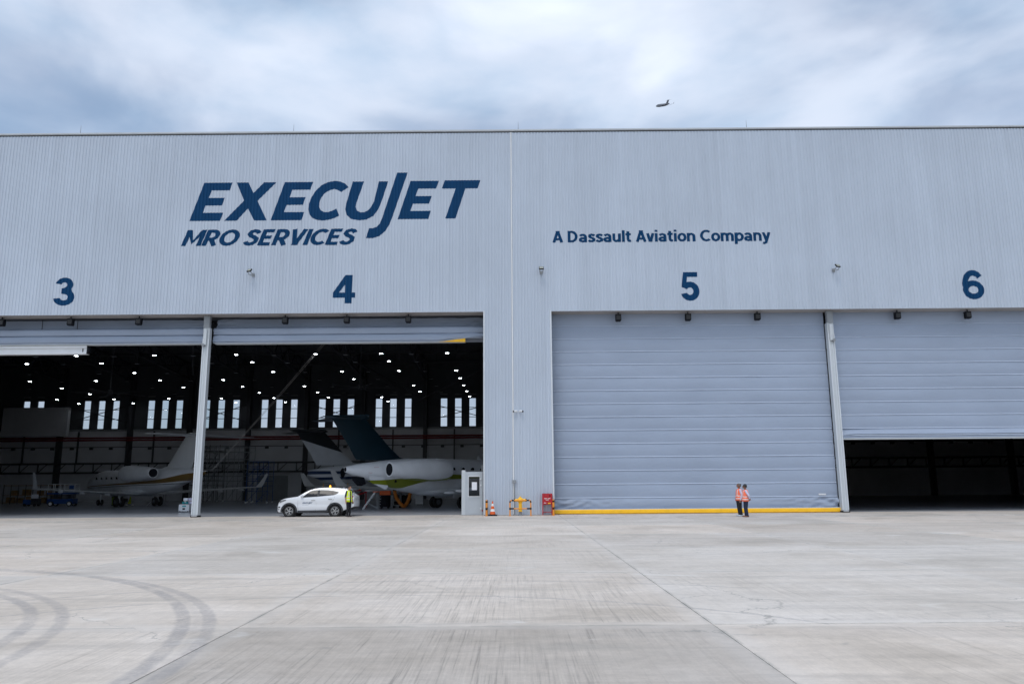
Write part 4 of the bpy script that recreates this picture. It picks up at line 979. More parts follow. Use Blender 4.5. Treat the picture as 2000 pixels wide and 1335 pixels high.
    def vest_ring(z, rx, ry, nn=30):
        lx, ly = lean(z); a0 = open_f
        return [(lx + rx * math.cos(a), ly + ry * math.sin(a), z) for a in [a0 + (2 * math.pi - 2 * a0) * k / nn for k in range(nn + 1)]]
    secs = ((.84, .158, .214), (.96, .154, .207), (1.06, .143, .188), (1.18, .138, .178), (1.28, .146, .182), (1.36, .142, .178), (1.42, .118, .165), (1.455, .088, .125), (1.475, .068, .085))
    v = MB(); rg = [vest_ring(*s_) for s_ in secs]; n = len(rg[0]); v._add([p for r_ in rg for p in r_], [(i * n + k, i * n + k + 1, (i + 1) * n + k + 1, (i + 1) * n + k) for i in range(len(rg) - 1) for k in range(n - 1)])
    ve = v.build('vest', cols['vest'], root, 60, False); so = ve.modifiers.new('s', 'SOLIDIFY'); so.thickness = .008; so.offset = 1
    def at_z(z):
        for s0, s1 in zip(secs, secs[1:]):
            if s0[0] <= z <= s1[0]:
                t = (z - s0[0]) / (s1[0] - s0[0]); return s0[1] + (s1[1] - s0[1]) * t, s0[2] + (s1[2] - s0[2]) * t
    for z0 in cols.get('bands', (.93, 1.07)):
        k = MB(); r0 = vest_ring(z0, at_z(z0)[0] + .011, at_z(z0)[1] + .011); r1 = vest_ring(z0 + .05, at_z(z0 + .05)[0] + .011, at_z(z0 + .05)[1] + .011); n = len(r0)
        k._add(r0 + r1, [(i, i + 1, n + i + 1, n + i) for i in range(n - 1)]); k.build('reflective_strip', 'reflect', ve, 60, False)
    for q in (-1, 1):
        k = MB(); pts = []
        for z in (1.12, 1.2, 1.28, 1.36, 1.42, 1.455):
            rx, ry = at_z(z); lx, ly = lean(z); a = .62
            for da in (-.14, .14): pts.append((lx + (rx + .011) * math.cos(q * (a + da)), ly + (ry + .011) * math.sin(q * (a + da)), z))
        k._add(pts, [(2 * i, 2 * i + 1, 2 * i + 3, 2 * i + 2) for i in range(5)]); k.build('reflective_strip', 'reflect', ve, 60, False)
        k = MB(); pts = []
        for z in (1.12, 1.2, 1.28, 1.36, 1.42, 1.455):
            rx, ry = at_z(z); lx, ly = lean(z); a = math.pi - .55
            for da in (-.14, .14): pts.append((lx + (rx + .011) * math.cos(q * (a + da)), ly + (ry + .011) * math.sin(q * (a + da)), z))
        k._add(pts, [(2 * i, 2 * i + 1, 2 * i + 3, 2 * i + 2) for i in range(5)]); k.build('reflective_strip', 'reflect', ve, 60, False)
    # hair cap
    h = MB(); vs = []; fs = []; nA, nB = 20, 9
    for i in range(nB + 1):
        th = R(4 + 100 * i / nB)
        for kk in range(nA):
            ph = 2 * math.pi * kk / nA; front = max(0, math.cos(ph)); tt = th * (1 - .42 * front ** 2)
            p = Vector((.106 * math.sin(tt) * math.cos(ph) - .006, .086 * math.sin(tt) * math.sin(ph), .127 * math.cos(tt) + .004))
            vs.append(hc + hr @ (p * (1 + .03 * math.sin(kk * 5 + i * 3))))
    fs = [(i * nA + kk, (i + 1) * nA + kk, (i + 1) * nA + (kk + 1) % nA, i * nA + (kk + 1) % nA) for i in range(nB) for kk in range(nA)] + [tuple(range(nA))]
    h._add(vs, fs); h.build('hair', cols['hairm'], root, 70, False)
    s = height / 1.76; bw = 1 + .55 * (cols.get('bulk', 1.0) - 1); root.scale = (s * bw, s * bw, s); root.location = loc; root.rotation_euler = (0, 0, face)
    return root
def make_people():
    person((-9.50, -.62, 0), R(-38), 1.76, {'gaze': (1, .55, .22), 'ankL': (.0, .085, .085), 'ankR': (.0, -.085, .085), 'knL': (.01, .09, .49), 'knR': (.01, -.09, .49)},
           dict(head='skin', torso='cloth_dark', arm='cloth_dark', fore='skin', hand='skin', leg='cloth_black', shoe='shoe_black', vest='vest_lime', hairm='hair', open=.22, bands=(.95, 1.10)),
           'person in yellow-green vest standing at the rear of the white car')
    person((12.02, -3.55, 0), R(180), 1.71, {'pel': (.03, 0, .97), 'neck0': (-.015, 0, 1.46), 'neck1': (-.01, 0, 1.54), 'head': (.0, 0, 1.635), 'gaze': (1, 0, .42), 'ankL': (-.03, .09, .085), 'ankR': (.0, -.10, .085), 'hipL': (.03, .09, .92), 'hipR': (.03, -.09, .92), 'elL': (-.06, .22, 1.13), 'wrL': (.02, .23, .88), 'haL': (.04, .23, .79)},
           dict(head='skin_dark', torso='shirt', arm='shirt', fore='shirt', hand='skin_dark', leg='cloth_black', shoe='shoe_light', vest='vest_orange', hairm='hair_grey', open=.12, bulk=1.25),
           'person in orange vest and black trousers looking up, left of the pair')
    person((12.06, -4.55, 0), R(168), 1.66, {'pel': (.02, 0, .97), 'neck0': (-.01, 0, 1.46), 'gaze': (1, -.3, .30), 'elL': (-.13, .22, 1.15), 'wrL': (-.16, .07, .98), 'haL': (-.17, -.01, .93), 'elR': (-.13, -.22, 1.15), 'wrR': (-.19, -.06, .99), 'haR': (-.20, .02, .95)},
           dict(head='skin_dark', torso='shirt', arm='shirt', fore='shirt', hand='skin_dark', leg='cloth_navy', shoe='shoe_brown', vest='vest_orange', hairm='hair', open=.12, bulk=1.25),
           'person in orange vest with hands clasped behind back, right of the pair')
make_people()

# ------------------------------------------------------------------ aircraft
def livery(name, base, stripes, rough=.3):
    """paint with stripes given as curves in the aircraft's own coordinates: (colour, [(x, z_top)], [(x, z_bottom)])"""
    m = principled(name, base, rough, spec=.5); t = m.node_tree; b = t.nodes['Principled BSDF']; L = t.links
    tc = N(t, 'ShaderNodeTexCoord'); sp = N(t, 'ShaderNodeSeparateXYZ'); L.new(tc.outputs['Object'], sp.inputs[0])
    n = N(t, 'ShaderNodeTexNoise', inp={'Scale': 1.2, 'Detail': 4}); L.new(tc.outputs['Object'], n.inputs['Vector'])
    col = mix(t, 1.0, base, ramp(t, n.outputs[0], [(.3, .93), (.7, 1.05)]), 'MULTIPLY')
    u = M_(t, 'MULTIPLY_ADD', sp.outputs[0], 1 / 26, .5)
    def curve(pts):
        fc = N(t, 'ShaderNodeFloatCurve'); cv = fc.mapping.curves[0]
        P = [(p[0] / 26 + .5, p[1] / 8) for p in pts]
        while len(cv.points) < len(P): cv.points.new(.5, .5)
        for q, p in zip(cv.points, P): q.location = p; q.handle_type = 'AUTO'
        fc.mapping.update(); L.new(u, fc.inputs['Value']); return M_(t, 'MULTIPLY', fc.outputs[0], 8)
    for (c, tp, bt) in stripes:
        k = M_(t, 'MULTIPLY', M_(t, 'LESS_THAN', sp.outputs[2], curve(tp)), M_(t, 'GREATER_THAN', sp.outputs[2], curve(bt)))
        col = mix(t, k, col, c)
    L.new(col, b.inputs['Base Color']); return m
AIR = [(0, 0), (.03, .35), (.12, .8), (.35, 1), (.65, .62), (1, .02), (.65, -.42), (.35, -.72), (.12, -.6), (.03, -.3)]
def foil(le, chord, thick, vert=False, twist=0):
    out = []
    for (a, h) in AIR:
        if vert: out.append((le[0] - a * chord, le[1] + h * thick, le[2]))
        else: out.append((le[0] - a * chord, le[1], le[2] + h * thick))
    return out
def make_jet(name, label, group, loc, rz, st, mats_, wing, fin, nac, gear=True, win=None, pitch=0, roll=0, extra=None):
    """x forward, y left, z up; the origin sits on the ground between the main wheels"""
    j = empty(name, loc, 0, label, 'jet', group); j.rotation_euler = (roll, pitch, rz)
    fus, body2, fin_m = mats_
    n = 32; xs = []
    K = 44
    def sample(x):
        for a, c in zip(st, st[1:]):
            if c[0] <= x <= a[0]:
                t = (a[0] - x) / (a[0] - c[0]); t2 = t * t * (3 - 2 * t) if False else t
                return [a[i] + (c[i] - a[i]) * t2 for i in range(1, 3)]
        return st[-1][1:3]
    rings = []
    for k in range(K + 1):
        q = k / K; q = q if .0 < q < 1 else q
        x = st[0][0] + (st[-1][0] - st[0][0]) * (q ** 1.25 if q < .999 else 1); zc, r = sample(x)
        rings.append([(x, r * math.cos(2 * math.pi * i / n), zc + r * math.sin(2 * math.pi * i / n)) for i in range(n)])
    MB().loft(rings).build('fuselage', fus, j, 50)
    xe, ze, re = st[-1][0], st[-1][1], st[-1][2]
    MB().lathe([(re * .8, xe - .012), (re * .8, xe - .002)], (0, 0, ze), 'x', 14).build('tail_exhaust', 'black', j)
    # cockpit glass, cabin windows
    R0 = st[5][2]; z0 = st[5][1]
    if win:
        me = MB().lathe([(.001, .012), (.12, .012), (.15, 0)], (0, 0, 0), 'y', 14).mesh('window', 'car_glass', 40)
        for s in (-1, 1):
            for k in range(win[2]):
                x = win[0] + (win[1] - win[0]) * k / (win[2] - 1); zz = win[3]; zc, r = sample(x); yy = math.sqrt(max(.01, r * r - (zz - zc) ** 2))
                o = obj('window', me, j, (x, s * (yy + .004), zz)); o.scale = (1.25, -s, 1.5); o.rotation_euler = (s * -math.atan2(zz - zc, yy) * -1 * -1, 0, 0)
    xa = st[0][0]
    for s in (-1, 1):
        zc, r = sample(xa - 1.75); zc2, r2 = sample(xa - 2.5)
        pts = [(xa - 1.5, .05), (xa - 1.55, .55), (xa - 2.3, .95), (xa - 2.75, .9), (xa - 2.4, .55), (xa - 2.2, .05)]
        v = []
        for (x, f) in pts:
            zc, r = sample(x); y = f * r * .85; v.append((x, s * y, zc + math.sqrt(max(0, r * r - y * y)) + .012))
        MB()._add(v, [tuple(range(6))]).build('cockpit_glass', 'car_glass', j, None, False)
    # wings
    for s in (-1, 1):
        sec = [foil((le[0], s * le[1], le[2]), ch, th) for (le, ch, th) in wing]
        w_ = MB().loft(sec).build('wing', body2, j, 40)
        (le, ch, th) = wing[-1]
        wl = [foil((le[0] - .1, s * le[1], le[2] - .01), ch * .9, th), foil((le[0] - .55, s * (le[1] + .14), le[2] + .35), ch * .66, th * .8), foil((le[0] - 1.15, s * (le[1] + .42), le[2] + 1.25), ch * .34, th * .5)]
        for q, ring in enumerate(wl):
            pass
        MB().loft(wl).build('winglet', body2, j, 40)
        for f in (.35, .6, .8):
            a, c = wing[0], wing[-1]; p = [a[0][i] + (c[0][i] - a[0][i]) * f for i in range(3)]; ch_ = a[1] + (c[1] - a[1]) * f
            MB().ell((p[0] - ch_ * .95, s * p[1], p[2] - .14), (.55, .06, .10), 10, 6).build('flap_fairing', body2, j, 60)
    # fin and tailplane
    MB().loft([foil((le[0], 0, le[1]), ch, th, True) for (le, ch, th) in fin['sec']]).build('fin', fin_m, j, 40)
    tx, tz, ch, sp_ = fin['tail']
    for s in (-1, 1):
        MB().loft([foil((tx, s * .02, tz), ch, .13), foil((tx - sp_ * .45, s * sp_, tz + fin.get('anh', -.1)), ch * .45, .06)]).build('tailplane', fin_m, j, 40)
    MB().tube([(tx + .45, 0, tz + .02), (tx + .1, 0, tz + .04), (tx - .8, 0, tz + .02), (tx - ch - .3, 0, tz - .02), (tx - ch - .9, 0, tz)], [.03, .17, .21, .14, .02], 12).build('fin_bullet', fin_m, j, 50)
    # engines
    for s in (-1, 1):
        x0, x1, yy, zz, r = nac
        prof_ = [(r * .72, x0 - .12), (r * .86, x0), (r * .97, x0 - .35), (r, x0 - 1.3), (r * .97, x0 - 2.2), (r * .86, x0 - 3.3), (r * .66, x1 + .3), (r * .60, x1), (r * .52, x1), (r * .50, x1 + .6)]
        e = MB().lathe(prof_, (0, s * yy, zz), 'x', 28).build('engine', fus, j, 40)
        MB().lathe([(r * .56, x1 + .02), (r * .56, x1 + .012), (.01, x1 + .012)], (0, s * yy, zz), 'x', 24).build('exhaust', 'black', e)
        MB().lathe([(r * .70, x0 - .13), (r * .70, x0 - .11)], (0, s * yy, zz), 'x', 24).build('intake', 'black', e)
        MB().loft([foil((x0 - .7, s * (yy - r * .8), zz - .05), 3.2, .14), foil((x0 - .7, s * .5, zz - .12), 3.2, .16)]).build('pylon', fus, j, 40)
    if gear:
        for s in (-1, 1):
            MB().cyl((0, s * 1.75, .4), (0, s * 1.75, 1.3), .09, 10).bar((0, s * 1.75, .9), (.6, s * 1.5, 1.35), .07).build('gear_leg', 'white', j)
            for dy in (-.24, .24):
                wh = MB().lathe([(.2, -.1), (.38, -.13), (.43, -.06), (.43, .06), (.38, .13), (.2, .1)], axis='y', n=22).build('wheel', 'tyre', j, 40, loc=(0, s * 1.75 + dy, .43))
                MB().lathe([(.2, -.11), (.2, .11)], axis='y', n=16).build('hub', 'rim', wh)
            MB().box(-.5, .5, s * 1.75 - s * .6 - .02, s * 1.75 - s * .6 + .02, .75, 1.3).build('gear_door', fus, j)
        xn = st[0][0] - 2.9
        MB().cyl((xn, 0, .3), (xn, 0, 1.3), .07, 10).build('gear_leg', 'white', j)
        for dy in (-.17, .17):
            wh = MB().lathe([(.14, -.07), (.25, -.08), (.28, -.03), (.28, .03), (.25, .08), (.14, .07)], axis='y', n=18).build('wheel', 'tyre', j, 40, loc=(xn, dy, .28))
            MB().lathe([(.13, -.085), (.13, .085)], axis='y', n=14).build('hub', 'rim', wh)
        MB().ell((.3, 0, st[5][1] - st[5][2] + .28), (3.9, 1.15, .42), 20, 10).build('belly_fairing', fus, j, 60)
    MB().prism([(3.2, st[5][1] + st[5][2] - .03), (2.9, st[5][1] + st[5][2] + .28), (2.78, st[5][1] + st[5][2] + .28), (2.7, st[5][1] + st[5][2] - .03)], -.012, .012).build('antenna', fus, j)
    return j
ST_A = [(11.75, 1.80, .04), (11.3, 1.88, .38), (10.4, 2.05, .74), (9.3, 2.22, 1.06), (8.2, 2.32, 1.27), (7.0, 2.34, 1.35), (-2.0, 2.34, 1.35), (-4.0, 2.44, 1.24), (-5.6, 2.56, 1.0), (-7.0, 2.68, .70), (-8.2, 2.78, .44), (-9.05, 2.84, .19)]
WING_A = [((2.6, .6, 1.12), 4.6, .26), ((.2, 3.6, 1.30), 2.7, .16), ((-3.3, 9.3, 1.70), 1.25, .06)]
FIN_A = {'sec': [((-3.6, 3.50), 4.6, .12), ((-4.6, 3.75), 3.8, .16), ((-5.5, 4.46), 3.35, .15), ((-7.55, 6.40), 2.75, .12)], 'tail': (-7.7, 6.44, 2.3, 3.2)}
NAC_A = (-1.75, -6.8, 2.05, 2.82, .82)
def make_jets():
    white = (.74, .76, .79)
    olive = livery('livery_olive', white, [((.20, .235, .015), [(-10, 2.10), (-6.3, 2.12), (-5, 2.2), (-3.3, 2.1), (-2.3, 2.2), (-1.5, 2.46), (.3, 2.48), (10, 2.48)], [(-10, 1.9), (-6.3, 1.75), (-5, 1.52), (-4.3, 1.7), (-3.3, 1.95), (-1.5, 2.12), (.3, 2.18), (10, 2.2)])])
    navyfin = varied('fin_navy', (.004, .017, .027), .35, amt=.2, nscale=.6)
    j = make_jet('business_jet', 'white jet with olive stripe and dark blue tail fin, nearest the door', 'jets parked in the hangar', (-5.0, 14.5, .004), R(42), ST_A, (olive, 'white', navyfin), WING_A, FIN_A, NAC_A, win=(-.6, 7.6, 10, 2.82))
    # open access door under the tail; a solid black block stands in for the bay's dark inside
    MB().prism([(-7.75, 2.42), (-6.5, 2.30), (-6.15, 1.62), (-6.4, 1.45), (-7.6, 1.95)], -.98, -.94).build('access_door', olive, j)
    MB().prism([(-8.35, 2.36), (-7.72, 2.30), (-7.55, 1.86), (-7.9, 1.72), (-8.3, 2.1)], -.30, .30).build('dark_bay_fill', 'black', j)
    MB().lathe([(.10, -.012), (.10, .0)], (-5.6, -1.06, 2.02), 'y', 14).build('drain_port', 'black', j)
    for (a, c, z) in ((-7.2, -6.8, 3.0), (-7.6, -7.3, 2.6)): MB().box(a, c, -.72, -.70, z, z + .012).build('panel_mark', 'red', j)
    # ribbons of frame seams on the engine cowl
    fin2 = livery('fin_two_tone', (.52, .55, .59), [((.018, .022, .026), [(-13, 8), (13, 8)], [(-13, 6.2), (-10.2, 5.75), (-7.2, 5.0), (13, .3)])])
    navys = livery('livery_navy', (.62, .65, .69), [((.01, .03, .09), [(-13, 2.95), (-8, 3.0), (-4, 2.95), (12, 2.3)], [(-13, 2.6), (-8, 2.72), (-4, 2.75), (12, 2.2)]), ((.01, .03, .09), [(-13, 2.2), (-8, 2.45), (-4, 2.5), (12, 2.0)], [(-13, 2.0), (-8, 2.2), (-4, 2.35), (12, 1.9)])])
    make_jet('business_jet', 'jet with two-tone grey and black tail fin behind the white car', 'jets parked in the hangar', (-11.2, 28.0, .004), R(42), ST_A, (navys, 'white', fin2), WING_A, FIN_A, NAC_A, win=(-.6, 7.6, 8, 2.82))
    gold = livery('livery_gold', white, [((.20, .12, .03), [(-13, 3.0), (-9.5, 2.82), (-6, 2.42), (-2, 2.20), (4, 2.02), (12, 1.72)], [(-13, 2.3), (-9.5, 2.25), (-6, 2.08), (-2, 2.0), (4, 1.90), (12, 1.66)]), ((.012, .012, .014), [(-13, 2.2), (-6, 1.98), (-2, 1.93), (4, 1.80), (12, 1.60)], [(-13, 2.14), (-6, 1.93), (-2, 1.88), (4, 1.75), (12, 1.57)])])
    ST_C = [(11.2, 1.75, .04), (10.8, 1.80, .34), (9.9, 1.92, .66), (8.9, 2.08, .93), (8.0, 2.18, 1.07), (7.0, 2.22, 1.12), (-2.5, 2.22, 1.12), (-5.0, 2.34, 1.02), (-7.2, 2.52, .82), (-9.2, 2.70, .52), (-10.8, 2.84, .27), (-11.85, 2.90, .12)]
    W_C = [((3.0, .6, 1.05), 4.8, .24), ((.6, 3.8, 1.25), 2.8, .15), ((-3.1, 9.9, 1.66), 1.3, .06)]
    F_C = {'sec': [((-3.2, 3.15), 6.0, .10), ((-5.0, 3.5), 4.5, .15), ((-5.6, 3.95), 4.1, .15), ((-8.0, 6.0), 2.8, .12)], 'tail': (-8.2, 6.05, 2.3, 4.6)}
    make_jet('business_jet', 'white jet with gold belly stripe parked at far left, nose turned left', 'jets parked in the hangar', (-34.5, 26.3, .004), R(140), ST_C, (gold, 'white', 'white'), W_C, F_C, (-1.0, -6.4, 1.85, 2.92, .72), win=(.2, 6.8, 7, 2.48))
    # the jet in the sky
    greyj = varied('sky_jet_paint', (.16, .17, .20), .5, amt=.05)
    f = make_jet('flying_jet', 'small grey T-tailed jet flying in the sky above the roof', None, (148.0, 650.0, 361.0), R(118.1), ST_A, (greyj, greyj, greyj), WING_A, FIN_A, NAC_A, gear=False, pitch=R(-20.7), roll=R(-22.3))
make_jets()

# ------------------------------------------------------------------ hangar equipment
def make_lights():
    cols = (-5.25, -10.5, -15.7, -22.0, -28.5, -34.7, -41.0, -47.5, -54.3)
    rows = (14.5, 18.3, 24.0, 29.2, 34.6, 40.0, 45.3, 50.0)
    lit = {0: (0, 1, 2, 3, 4, 5, 6), 1: (1, 3, 5, 6), 2: (0, 1, 2, 3, 5), 3: (0, 2, 4, 5, 6, 7), 4: (0, 1, 3, 4, 5, 7, 8), 5: (0, 1, 3, 4, 5, 7), 6: (0, 1, 2, 3, 4, 5, 6, 7, 8), 7: (2, 4, 5, 7, 8)}
    hs = MB().box(-.14, .14, -.11, .11, .0, .10).mesh('housing', 'black'); on = MB().box(-.11, .11, -.085, .085, -.012, -.002).mesh('diffuser', 'lamp'); off = MB().box(-.17, .17, -.14, .14, -.012, -.002).mesh('diffuser', 'lamp_off')
    rod = {}
    def lamp(x, y, is_on):
        l = empty('high_bay_light', (x, y, 12.0), 0, 'small bright lit lamp hanging under the dark hangar roof' if is_on else 'small unlit grey lamp hanging under the dark hangar roof', 'lamp', 'lit high bay lamps' if is_on else 'unlit high bay lamps')
        obj('housing', hs, l); obj('diffuser', on if is_on else off, l)
        if y not in rod: rod[y] = MB().box(-.012, .012, -.012, .012, .1, 20.0 - 3.2 * y / BW - 12.0).mesh('hanger_rod', 'steel')
        obj('hanger_rod', rod[y], l)
    for r_, ks in lit.items():
        for k in ks: lamp(cols[k], rows[r_], True)
    for r_ in range(0, 6):
        for k in range(0, 8): lamp((cols[k] + cols[k + 1]) / 2 - .3, rows[r_] + .4, False)
    for (x, y, z, lab, a0) in ((-14.6, 27.0, 10.9, 'large ceiling fan with long blades above the blue tail fin', .2), (-36.8, 24.0, 10.2, 'large ceiling fan with long blades above the left jet', .9)):
        f = empty('ceiling_fan', (x, y, z), 0, lab, 'fan', 'large ceiling fans')
        MB().cyl((0, 0, 0), (0, 0, 19.8 - 3.2 * y / BW - z), .06, 8).build('drop_rod', 'steel', f)
        MB().lathe([(.1, -.2), (.28, -.12), (.28, .12), (.12, .25)], n=16).build('hub', 'steel', f, 40)
        for k in range(5):
            a = a0 + 2 * math.pi * k / 5; MB().bar((.25 * math.cos(a), .25 * math.sin(a), 0), (3.2 * math.cos(a), 3.2 * math.sin(a), -.03), .22, .035).build('blade', 'steel', f)
    c = empty('hoist_ropes', (-14.2, 14.5, 14.0), 0, 'two pale ropes running slantwise from roof to left jet tail', 'rope')
    A = Vector((0, 0, 0)); B_ = Vector((-9.9, 1.8, -11.05))
    for d in (0, .22): MB().tube([A + Vector((d, 0, d * .2)), (A + B_) / 2 + Vector((d * .6, 0, -.12)), B_ + Vector((d * .15, 0, 0))], .013, 6).build('rope', 'soffit', c)
make_lights()
def wheels_on(root, pts, r, mat='tyre', w=.07):
    me = MB().lathe([(r * .5, -w), (r, -w * .8), (r, w * .8), (r * .5, w)], axis='y', n=16).mesh('wheel', mat, 40)
    for p in pts: obj('wheel', me, root, (p[0], p[1], r))
def step_ladder(x, y, rz, lab, h=1.2, ln=1.15, top='orange', grp='step ladders by the jets'):
    s = empty('step_ladder', (x, y, .004), rz, lab, 'ladder', grp)
    for q in (-.28, .28):
        MB().bar((-ln / 2, q, .0), (ln * .28, q, h), .05, .07).build('stringer', 'white', s)
        MB().bar((ln * .45, q, 0), (ln * .42, q, h), .04).build('back_leg', 'grey', s); MB().bar((-ln * .2, q, h * .35), (ln * .44, q, .08), .03).build('brace', 'grey', s)
    for k in range(1, 5):
        t = k / 5; xx = -ln / 2 + ln * .78 * t; MB().box(xx - .09, xx + .09, -.255, .255, h * t - .02, h * t + .015).build('tread', 'orange' if k == 1 and top == 'orange' else 'grey', s)
    MB().box(ln * .15, ln * .50, -.30, .30, h - .01, h + .06).build('top_platform', top, s)
def make_equipment():
    # blue scissor lift
    s = empty('scissor_lift', (-43.1, 29.1, .004), R(8), 'blue scissor lift with white guard rails at far left', 'lift')
    MB().box(-1.15, 1.15, -.55, .55, .24, .68).build('chassis', 'blue', s)
    k = MB()
    for i in range(3):
        z = .72 + i * .13
        for y in (-.4, .4): k.bar((-1.0, y, z), (1.0, y, z + .11), .06, .05); k.bar((-1.0, y, z + .11), (1.0, y, z), .06, .05)
    k.build('scissor_stack', 'steel', s)
    MB().box(-1.2, 1.25, -.6, .6, 1.13, 1.26).build('deck', 'blue', s)
    for x in (-1.17, -.55, .3, 1.2):
        for y in (-.57, .57): MB().box(x - .025, x + .025, y - .025, y + .025, 1.262, 2.06).build('rail_post', 'white', s)
    for z in (1.66, 2.06):
        for y in (-.57, .57): MB().bar((-1.2, y, z), (1.25, y, z), .045).build('rail', 'white', s)
        for x in (-1.19, 1.24): MB().bar((x, -.545, z), (x, .545, z), .045).build('rail', 'white', s)
    MB().box(.75, 1.15, -.68, -.60, 1.6, 1.95).build('control_box', 'blue', s)
    for x in (-.8, .85):
        for y in (-.56, .56):
            w_ = MB().lathe([(.1, -.1), (.24, -.1), (.24, .1), (.1, .1)], axis='y', n=18).build('wheel', 'tyre', s, 40, loc=(x, y, .24)); MB().lathe([(.15, -.11), (.15, .11)], axis='y', n=14).build('hub', 'white_reflect', w_)
    # service cart
    c = empty('service_cart', (-46.4, 29.8, .004), R(5), 'low blue service cart with white panel at far left', 'cart')
    MB().box(-.7, .0, -.35, .35, .18, .62).build('tank', 'blue', c); MB().box(.02, .62, -.35, .35, .16, .72).build('motor_box', 'steel', c)
    MB().box(-.1, .45, -.1, .12, .74, 1.12).build('panel', 'paper', c); MB().tube([(.6, 0, .7), (.85, 0, 1.0), (.85, .25, 1.0)], .02, 6).build('handle', 'grey', c); wheels_on(c, ((-.5, -.36), (-.5, .36), (.4, -.36), (.4, .36)), .13)
    step_ladder(-34.3, 29.6, R(4), 'aluminium step ladder with tan top under the left jet wing', 1.25, 1.6, 'tan')
    step_ladder(-10.85, 13.6, R(2), 'orange-topped step ladder right of the yellow-vested person', 1.24, 1.15, 'orange')
    # white box beside the post
    b = empty('equipment_box', (-23.25, 9.9, .004), 0, 'white equipment box with items on top, beside the left post', 'box')
    MB().box(-.36, .36, -.3, .3, .06, .52).build('case', 'white', b); MB().box(-.34, .34, -.28, .28, .53, .56).build('lid', 'grey', b)
    MB().box(-.12, .14, -.306, -.302, .36, .45).build('label_plate', 'teal', b); MB().box(-.09, .09, -.306, -.302, .16, .28).build('vent', 'black', b); wheels_on(b, ((-.28, -.24), (.28, -.24), (-.28, .24), (.28, .24)), .045)
    for x, lab in ((-.16, 'left'), (.08, 'right')):
        t = empty('canister', (-23.25 + x, 9.85, .565), 0, 'teal canister on the white box, %s one' % lab, 'canister', 'canisters on the white box')
        MB().lathe([(.09, 0), (.10, .02), (.10, .12), (.05, .15)], n=14).build('drum', 'teal', t, 40)
        MB().cyl((0, 0, .15), (0, 0, .18), .03, 8).build('cap', 'black', t)
    for x, m, lab in ((-.08, 'paper', 'small pale carton on the white box'), (.27, 'shirt', 'lilac carton beside the post on the white box')):
        q = empty('carton', (-23.25 + x, 10.06, .565), 0, lab, 'carton')
        MB().box(-.14, .14, -.08, .08, .0, .40).build('carton_body', m, q); MB().box(-.14, .14, -.083, -.08, .18, .22).build('tape', 'tan', q)
    # black air unit, grey unit, duct
    a = empty('air_cart', (-10.0, 15.0, .004), R(3), 'black air conditioning cart with orange top under the blue tail', 'cart')
    MB().lathe([(.40, .12), (.42, .2), (.42, .95), (.40, 1.0)], n=24).build('drum', 'black', a, 40); MB().box(-.40, .42, -.36, .36, 1.01, 1.32).build('top_unit', 'orange', a)
    for z in (.3, .5, .7, .9): MB().box(-.37, -.30, -.33, -.24, z, z + .03).build('clip', 'white', a)
    MB().box(-.36, .38, -.30, .30, 1.322, 1.36).build('grille', 'grey', a); wheels_on(a, ((-.25, -.3), (.25, -.3), (-.25, .3), (.25, .3)), .07)
    g = empty('power_cart', (-9.25, 16.2, .004), R(3), 'tall grey ground power cart behind the black air cart', 'cart')
    MB().box(-.3, .32, -.35, .35, .14, 1.15).build('cabinet', 'grey', g); MB().box(-.2, .22, -.358, -.352, .7, 1.0).build('control_panel', 'steel', g); MB().box(-.2, .22, -.358, -.352, .25, .5).build('vent', 'black', g); wheels_on(g, ((-.22, -.32), (.24, -.32), (-.22, .32), (.24, .32)), .08)
    d = empty('air_duct', (-8.55, 14.9, .004), 0, 'orange corrugated air hose looping down from the jet belly', 'hose')
    pts, rs = [], []
    ctl = [Vector((-.75, .1, 1.35)), Vector((-.55, 0, .75)), Vector((-.1, -.05, .22)), Vector((.15, 0, .23)), Vector((.42, .05, .8)), Vector((.5, .15, 1.45))]
    for i in range(len(ctl) - 1):
        p0 = ctl[max(i - 1, 0)]; p1, p2 = ctl[i], ctl[i + 1]; p3 = ctl[min(i + 2, len(ctl) - 1)]
        for k_ in range(16):
            t = k_ / 16; pts.append(.5 * ((2 * p1) + (-p0 + p2) * t + (2 * p0 - 5 * p1 + 4 * p2 - p3) * t * t + (-p0 + 3 * p1 - 3 * p2 + p3) * t ** 3)); rs.append(.13 + .016 * (1 if (i * 16 + k_) % 2 else -1))
    MB().tube(pts, rs, 14).build('hose', 'duct', d, 60)
    for q in (0, -1): MB().cyl(pts[q] + Vector((0, 0, -.02)), pts[q] + Vector((0, 0, .12)), .15, 14).build('collar', 'steel', d, 40)
    p = empty('tool_board', (-8.25, 22.3, .004), 0, 'white perforated tool board standing under the jet', 'board')
    bd = MB().box(-.32, .32, -.02, .02, .12, 1.15).build('board', 'white', p)
    k = MB()
    for i in range(6):
        for z in range(8): k.box(-.26 + i * .095, -.21 + i * .095, -.026, -.0205, .25 + z * .105, .29 + z * .105)
    k.build('tool_slots', 'grey', bd)
    for x in (-.26, .26): MB().bar((x, -.25, 0), (x, .25, 0.03), .05).bar((x, 0, .03), (x, 0, .13), .04).build('foot', 'grey', p)
    # tow bar and red stand beneath the far jet
    t = empty('tow_dolly', (-13.2, 18.2, .004), R(20), 'red tow dolly on wheels under the tails', 'dolly')
    MB().bar((-1.2, 0, .35), (1.3, 0, 1.3), .10).bar((-1.2, .4, .35), (1.3, .2, 1.3), .08).build('frame', 'red', t); MB().bar((-1.2, -.4, .35), (-1.2, .5, .35), .1).bar((1.2, -.2, 1.28), (1.2, .3, 1.28), .1).build('cross_member', 'red', t)
    MB().bar((1.1, 0, 1.2), (1.1, 0, .0), .07).build('jack_leg', 'red', t); wheels_on(t, ((-1.2, -.42), (-1.2, .52)), .30)
